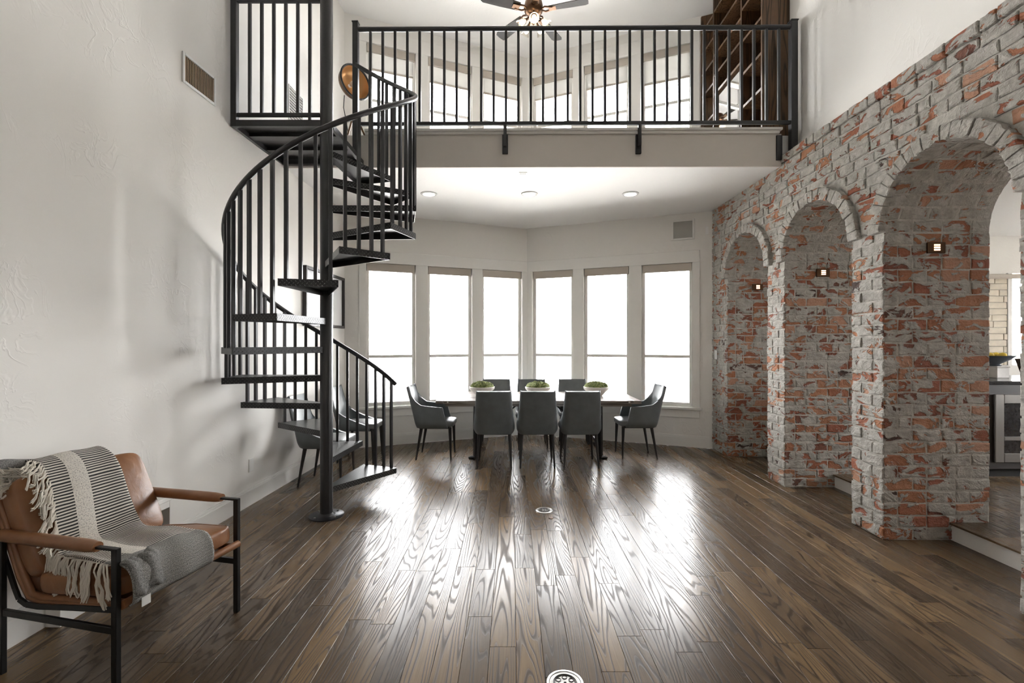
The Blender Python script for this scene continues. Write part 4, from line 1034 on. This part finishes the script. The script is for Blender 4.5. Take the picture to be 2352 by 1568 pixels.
# ------------------------------------------------------------------ dining chairs (local: faces +x, floor origin under the seat centre)
def chair(name, label, arms):
    t = thing(name, label, 'chair')
    W0, W1, ZB, ZT = 0.485, 0.395, 0.415, 0.935
    ROWS = [0, .012, .03, .06, .1, .15, .2, .25, .3, .35, .4, .45, .475, .494, .5, .515, .53, .548, .57, .6, .64, .7, .76, .82, .88, .94, 1.0]
    xb = -0.225
    def fwd(z):
        if arms:
            if z < 0.672: return 0.40
            if z < 0.70: return 0.40 - 0.27 * ((z - 0.672) / 0.028) ** 0.7
            k = min((z - 0.70) / 0.12, 1); return 0.095 * (1 - k) ** 1.6 + 0.035
        k = min(max((z - 0.47) / 0.24, 0), 1); return 0.37 * (1 - k) ** 2.0 + 0.03
    def shell(u, v):
        v = ROWS[int(round(v * 26))]; z = ZB + (ZT - ZB) * v; w = W0 + (W1 - W0) * v ** 0.75 - (0.075 * (1 - v / 0.14) ** 2 if v < 0.14 else 0)
        f = fwd(z); rc = 0.075; lean = -0.135 * max(0, (z - ZB)) / (ZT - ZB) - 0.0
        hw = w / 2; seg = [f - rc if f > rc else 0.002, rc * PI / 2, 2 * (hw - rc), rc * PI / 2, f - rc if f > rc else 0.002]
        cuts = (0.0, 0.30, 0.40, 0.60, 0.70, 1.0)
        for i in range(5):
            if u <= cuts[i + 1] + 1e-9: k = (u - cuts[i]) / (cuts[i + 1] - cuts[i]); break
        bulge = 0.0
        if i == 0: x, y = max(f, rc) * (1 - k) + rc * k if f > rc else rc, hw
        elif i == 1: a = k * PI / 2; x, y = rc - rc * math.sin(a), hw - rc + rc * math.cos(a)
        elif i == 2: x, y = -0.012 * math.sin(PI * k), (hw - rc) * (1 - 2 * k)
        elif i == 3: a = k * PI / 2; x, y = rc - rc * math.cos(a), -(hw - rc) - rc * math.sin(a)
        else: x, y = (rc * (1 - k) + max(f, rc) * k if f > rc else rc), -hw
        if f <= rc and i in (0, 1, 3, 4):     # narrow upper back: flatten the corner
            x *= max(f, 0.01) / rc
        if i in (0, 4) and z > 0.62 and arms: y *= 1.0
        dz = 0.0
        return Vector((xb + x + lean, y, z))
    mb = MB(); mb.grid(shell, 30, 26); o = mb.build('backrest', MAT['greyleather'], t, smooth=True, angle=80, world=False)
    sd = o.modifiers.new('thickness', 'SOLIDIFY'); sd.thickness = 0.034; sd.offset = 0.0
    bv = o.modifiers.new('soft_edge', 'BEVEL'); bv.width = 0.009; bv.segments = 2; bv.angle_limit = math.radians(50)
    cushion('seat', 0.47, 0.425, 0.085, 0.03, MAT['litleather'], t, Matrix.Translation((0.015, 0, 0.455)), 0.012)
    mb = MB(); mb.box(-0.20, 0.20, -0.2, 0.2, 0.395, 0.425, 0.01); mb.build('seat_frame', MAT['darkleg'], t, world=False)
    for sx in (-1, 1):
        for sy in (-1, 1):
            top = Vector((-0.165 if sx < 0 else 0.20, 0.185 * sy, 0.415)); bot = Vector((-0.235 if sx < 0 else 0.215, 0.205 * sy, 0.0))
            mb = MB(); mb.tube([bot, bot.lerp(top, 0.6), top], [0.0105, 0.017, 0.022], 8); mb.build('leg', MAT['darkleg'], t, smooth=True, world=False)
    return t
side0 = chair('dining_chair', 'grey dining chair', False)
arm0 = chair('dining_armchair', 'grey leather armchair at the left end of the dining table', True)
def put(src, first, x, y, rz, label, group):
    o = src if first else copy_tree(src)
    o.location = (x, y, 0); o.rotation_euler = (0, 0, rz); o['label'] = label; o['group'] = group
    return o
g1 = 'dining chairs'
put(side0, True, -0.215, 5.86, PI / 2, 'grey dining chair with its back to us, leftmost along the near table side', g1)
put(side0, False, 0.305, 5.86, PI / 2, 'grey dining chair with its back to us, middle of the near table side', g1)
put(side0, False, 0.832, 5.86, PI / 2, 'grey dining chair with its back to us, rightmost along the near table side', g1)
put(side0, False, -0.24, 6.93, -PI / 2, 'grey dining chair on the window side of the table behind the left moss bowl', g1)
put(side0, False, 0.30, 6.90, -PI / 2, 'grey dining chair on the window side of the table behind the middle moss bowl', g1)
put(side0, False, 0.93, 6.93, -PI / 2, 'grey dining chair on the window side of the table behind the right moss bowl', g1)
put(side0, False, -2.00, 5.11, 0.0, 'grey dining chair against the left wall, the nearer one behind the staircase pole', g1)
put(side0, False, -1.95, 6.08, 0.0, 'grey dining chair against the left wall, the farther one behind the stair balusters', g1)
put(arm0, True, -1.0, 6.245, 0.0, 'grey leather armchair at the end of the dining table by the staircase', 'end armchairs of the dining table')
put(arm0, False, 1.645, 6.29, PI, 'grey leather armchair at the end of the dining table by the brick wall', 'end armchairs of the dining table')

# ------------------------------------------------------------------ moss bowls
for k, (X, Y) in enumerate(((-0.418, 6.55), (0.36, 6.53), (1.172, 6.55))):
    b = thing('moss_bowl', ['white bowl of green moss on the table, nearest the staircase', 'white bowl of green moss in the middle of the table', 'white bowl of green moss on the table, nearest the brick wall'][k], 'bowl', (X, Y, TZ), group='moss bowls on the table')
    mb = MB(); mb.lathe([(0.075, 0.0), (0.085, 0.004), (0.125, 0.05), (0.172, 0.095), (0.178, 0.125), (0.17, 0.128), (0.162, 0.10), (0.11, 0.06), (0.01, 0.03)], (X, Y, TZ), 32); recalc(mb.build('bowl', MAT['ceramic'], b, smooth=True))
    mb = MB(); random.seed(20 + k)
    ph = [(U(0, 6.28), U(3, 8), U(0, 6.28), U(3, 8)) for _ in range(6)]
    def mossf(u, v, X=X, Y=Y, ph=ph):
        a = u * 2 * PI; r = 0.166 * math.sin(v * PI / 2); h = 0.082 * math.cos(v * PI / 2) ** 0.8
        bump_ = sum(math.sin(p[1] * r / 0.05 * math.cos(a) + p[0]) * math.sin(p[3] * r / 0.05 * math.sin(a) + p[2]) for p in ph) * 0.006 + U(-0.004, 0.004)
        return (X + r * math.cos(a), Y + r * math.sin(a), TZ + 0.112 + h + (bump_ if v < 0.97 else 0))
    mb.grid(mossf, 48, 14); mb.build('moss', MAT['moss'], b, smooth=True, angle=60)
    if k in (0, 1, 2):
        mb = MB()
        for q in range(26):
            a, r = U(0, 6.28), U(0.02, 0.145); c = Vector((X + r * math.cos(a), Y + r * math.sin(a), TZ + 0.115 + 0.074 * math.cos(r / 0.166 * PI / 2)))
            s_ = U(0.012, 0.024); mb.lathe([(s_ * math.sin(PI * i / 5) + 0.0005, -s_ * 0.7 * math.cos(PI * i / 5)) for i in range(6)], c, 8)
        o = mb.build('moss_tuft', MAT['moss'], b, smooth=True); o['kind'] = 'stuff'
random.seed(99)

# ------------------------------------------------------------------ tan leather armchair (local: x forward from the front legs, y towards the far side)
AR = math.atan2(-0.218, 0.976)
ac = thing('leather_armchair', 'tan leather lounge armchair with black flat steel frame', 'armchair', (-1.622, 2.33, 0), AR)
HW = 0.327; AZ = 0.637
def part(mb, name, mat, par=ac, smooth=False, angle=40): return mb.build(name, MAT[mat] if isinstance(mat, str) else mat, par, smooth=smooth, angle=angle, world=False)
for s_ in (-1, 1):
    Y = HW * s_
    for nm, X in (('front_leg', 0.0), ('rear_leg', -0.66)):
        mb = MB(); mb.box(X - 0.015, X + 0.015, Y - 0.011, Y + 0.011, 0, AZ - 0.006 if X == 0 else AZ - 0.02, 0.002); part(mb, nm, 'blacksatin')
    mb = MB(); mb.box(-0.70, 0.015, Y - 0.011, Y + 0.011, AZ - 0.012, AZ, 0.002); ar = part(mb, 'arm_bar', 'blacksatin')
    mb = MB(); n = 12
    pts = [(-0.10 - 0.56 * i / n, Y, AZ - 0.004) for i in range(n + 1)]
    mb.tube(pts, [0.031 * (0.86 + 0.14 * math.sin(PI * min(i / n * 3, 0.5))) * (0.9 if i == 0 else 1) for i in range(n + 1)], 14)
    mb.v = [(x_, Y + (y_ - Y) * 1.0, AZ - 0.004 + (z_ - AZ + 0.004) * 0.88) for x_, y_, z_ in mb.v]
    part(mb, 'arm_pad', 'leather', ar, True, 50)
    mb = MB(); mb.box(-0.645, -0.015, Y - 0.008, Y + 0.008, 0.268, 0.298, 0.002); part(mb, 'stretcher', 'blacksatin')
    # curved flat side rail under the seat, rising behind the back
    prof = [(-0.0, 0.365), (-0.25, 0.345), (-0.46, 0.325), (-0.53, 0.325), (-0.575, 0.345), (-0.60, 0.39), (-0.66, 0.52), (-0.77, 0.80)]
    mb = MB()
    for i in range(len(prof) - 1):
        (xa, za), (xb_, zb) = prof[i], prof[i + 1]
        mb.bar((xa, Y - s_ * 0.012, za), (xb_, Y - s_ * 0.012, zb), 0.010, 0.024)
    part(mb, 'side_rail', 'blacksatin')
    mb = MB(); prof2 = [(0.01, 0.385), (-0.25, 0.368), (-0.47, 0.352), (-0.53, 0.362), (-0.58, 0.44), (-0.66, 0.62), (-0.745, 0.80)]
    mb.tube([(x_, Y - s_ * 0.035, z_) for x_, z_ in prof2], 0.016, 8); part(mb, 'leather_edge', 'leather', ac, True, 60)
mb = MB(); mb.tube([(0.018, -HW + 0.01, 0.388), (0.018, HW - 0.01, 0.388)], 0.019, 12); part(mb, 'front_rail', 'leather', ac, True, 50)
mb = MB(); mb.grid(lambda u, v: (lambda q: (q[0], (HW - 0.014) * (2 * u - 1), q[1]))([(0.0, 0.382), (-0.25, 0.362), (-0.47, 0.345), (-0.53, 0.355), (-0.585, 0.44), (-0.665, 0.62), (-0.75, 0.80)][int(round(v * 6))]), 2, 6); sp = part(mb, 'sling', 'leather', ac, True, 60)
sp.modifiers.new('thick', 'SOLIDIFY').thickness = 0.012
def slab(p0, p1, width, th, side):     # a cushion lying along p0->p1 in the x,z plane
    d = Vector((p1[0] - p0[0], 0, p1[1] - p0[1])); ln = d.length; d.normalize(); up = Vector((-d.z, 0, d.x)) * side
    c = Vector(((p0[0] + p1[0]) / 2, 0, (p0[1] + p1[1]) / 2)) + up * th / 2
    m = Matrix((d, d.cross(up) * -1 if False else up.cross(d), up)).transposed().to_4x4(); m.translation = c
    return m, ln
mtx, ln = slab((-0.50, 0.36), (0.015, 0.398), 0.6, 0.115, 1)
cushion('seat_cushion', ln, 0.63, 0.115, 0.04, MAT['leather'], ac, mtx, 0.016)
mtx, ln = slab((-0.755, 0.845), (-0.545, 0.40), 0.6, 0.125, 1)
cushion('back_cushion', ln, 0.62, 0.125, 0.042, MAT['leather'], ac, mtx, 0.02)
for s_ in (-1, 1):
    mb = MB(); mb.tube([(-0.45, s_ * 0.25, 0.474), (-0.2, s_ * 0.255, 0.504), (0.0, s_ * 0.255, 0.509)], 0.0025, 5); part(mb, 'seam', 'leather', ac)

# throw draped over the back and seat
th = thing('throw_blanket', 'grey and cream striped woven throw with fringe draped over the leather armchair', 'throw', (-1.622, 2.33, 0), AR)
PATH = [(-0.815, 0.60), (-0.815, 0.74), (-0.80, 0.86), (-0.755, 0.915), (-0.69, 0.922), (-0.62, 0.885), (-0.565, 0.81), (-0.495, 0.67), (-0.435, 0.565), (-0.38, 0.530), (-0.30, 0.532), (-0.15, 0.542), (0.0, 0.542), (0.045, 0.522), (0.062, 0.475), (0.066, 0.425), (0.062, 0.395)]
cum = [0.0]
for i in range(1, len(PATH)): cum.append(cum[-1] + math.dist(PATH[i], PATH[i - 1]))
TL = cum[-1]
def path(s_):
    for i in range(1, len(PATH)):
        if s_ <= cum[i] + 1e-9:
            k = (s_ - cum[i - 1]) / (cum[i] - cum[i - 1])
            p0, p1, p2, p3 = PATH[max(i - 2, 0)], PATH[i - 1], PATH[i], PATH[min(i + 1, len(PATH) - 1)]
            cr = lambda a, b, c, d: 0.5 * (2 * b + (c - a) * k + (2 * a - 5 * b + 4 * c - d) * k * k + (3 * b - a - 3 * c + d) * k ** 3)
            return cr(p0[0], p1[0], p2[0], p3[0]), cr(p0[1], p1[1], p2[1], p3[1])
    return PATH[-1]
def edge_w(s_):
    k = min(max((s_ - 0.30) / (TL - 0.42), 0), 1); k = k * k * (3 - 2 * k)
    return -0.335 + 0.150 + (0.012 - 0.150) * k, -0.335 + 0.462 + (0.425 - 0.462) * k
def thr(u, v):
    s_ = v * TL; x, z = path(s_); a, b = edge_w(s_); y = a + (b - a) * u
    wv = 0.005 * math.sin(y * 31 + s_ * 7) + 0.004 * math.sin(s_ * 23 + y * 13) + (0.012 * math.exp(-((u - 0.02) / 0.05) ** 2) if s_ > 0.9 else 0)
    x2, z2 = path(min(s_ + 0.01, TL)); tx, tz = x2 - x, z2 - z; l_ = math.hypot(tx, tz) or 1
    nx, nz = tz / l_, -tx / l_
    if nz < 0 and s_ > 0.35 and s_ < TL - 0.2: nx, nz = -nx, -nz
    off = 0.010 + wv * (0.5 if s_ < 0.8 else 1.0)
    if s_ < 0.35: return (x - off * 0.5, y, z + off)
    return (x + abs(nx) * off, y, z + abs(nz) * off)
mb = MB(); mb.grid(thr, 34, 96, lambda u, v: ((edge_w(v * TL)[1] - edge_w(v * TL)[0]) * u, v * TL)); tho = part(mb, 'cloth', 'throw', th, True, 80)
tho.modifiers.new('thick', 'SOLIDIFY').thickness = 0.007
# second layer of the throw on the seat: plain heather end folded at the front
def fold(u, v):
    y = -0.318 + 0.15 * u; x = -0.005 + 0.08 * v - 0.02 * u + 0.006 * math.sin(u * 11); z = 0.545 - 0.125 * max(0, (v - 0.45) / 0.55) ** 1.4 + 0.006 * math.sin(u * 9 + v * 3) + 0.004 * math.sin(u * 23)
    return (x + 0.018, y, z + 0.014)
mb = MB(); mb.grid(fold, 30, 14); o = part(mb, 'folded_end', 'heather', th, True, 80); o.modifiers.new('thick', 'SOLIDIFY').thickness = 0.012
def lump(u, v):
    a = PI * u; y = -0.37 + 0.33 * v; r = 0.052 + 0.012 * math.sin(v * 7) ; yy = math.sin(PI * min(v * 1.15, 1.0)) ** 0.5
    return (-0.775 - 0.055 * math.cos(a) + 0.01 * math.sin(v * 9), y + 0.01 * math.cos(a), 0.882 + (r * math.sin(a) + 0.016) * (0.35 + 0.65 * yy))
mb = MB(); mb.grid(lump, 14, 16); o = part(mb, 'folded_bundle', 'heather', th, True, 80); o.modifiers.new('thick', 'SOLIDIFY').thickness = 0.01
mb = MB(); mb.box(0.084, 0.086, -0.285, -0.245, 0.372, 0.412); part(mb, 'care_label', 'white', th)
# fringe strands along the near edge
mb = MB(); random.seed(5)
for q in range(54):
    s_ = 0.36 + (1.25 - 0.36) * q / 53; x, z = path(s_); y = edge_w(s_)[0] + 0.004
    ln = U(0.11, 0.17)
    if s_ < 0.78:      # on the back cushion: strands lie down the leather towards the near side
        p = Vector((x + 0.012, y, z + 0.012)); pts = [p]; dy = -U(0.5, 1.0)
        for i in range(1, 6):
            k = i / 5; xx, zz = path(min(s_ + k * ln * U(0.5, 0.8), TL)); pts.append(Vector((xx + 0.014 + U(-0.003, 0.005), y + dy * ln * 0.75 * k + U(-0.006, 0.006), zz + 0.008 + U(0, 0.006))))
    else:              # on the seat: over the near edge and hanging
        p = Vector((x, y, z + 0.012)); pts = [p, p + Vector((U(-0.01, 0.01), -0.018, 0.004))]; n_ = 5; drift = U(-0.25, 0.25)
        for i in range(1, n_ + 1):
            k = i / n_; pts.append(p + Vector((drift * ln * k + U(-0.004, 0.004), -0.026 + U(-0.006, 0.004) - (0.0 if s_ < 1.2 else 0.0), -(ln * 1.05) * k * (1 if i > 1 else 0.8))))
    for w in range(7):
        o_ = Vector((U(-0.008, 0.008), U(-0.005, 0.005), U(-0.003, 0.003)))
        mb.tube([pp + o_ * (0.15 + 1.1 * i / len(pts)) + Vector((0, 0, U(-0.012, 0.012) * i / len(pts))) + Vector((U(-0.002, 0.002), U(-0.002, 0.002), 0)) for i, pp in enumerate(pts)], 0.0026, 4, cap=False)
for q in range(30):        # loose strands from the bundle on the top corner
    y0 = -0.335 + U(-0.01, 0.10); p = Vector((-0.72 + U(-0.03, 0.02), y0, 0.905 + U(-0.01, 0.02))); pts = [p]
    for i in range(1, 6): k = i / 5; pts.append(p + Vector((0.05 * k + U(-0.01, 0.01), (U(-0.05, 0.12)) * k, -0.10 * k * k * U(0.6, 1.1))))
    for w in range(3): mb.tube([pp + Vector((U(-0.004, 0.004), U(-0.004, 0.004), U(-0.003, 0.003))) for pp in pts], 0.0026, 4, cap=False)
o = part(mb, 'fringe', 'yarn', th, True, 80); o['kind'] = 'stuff'
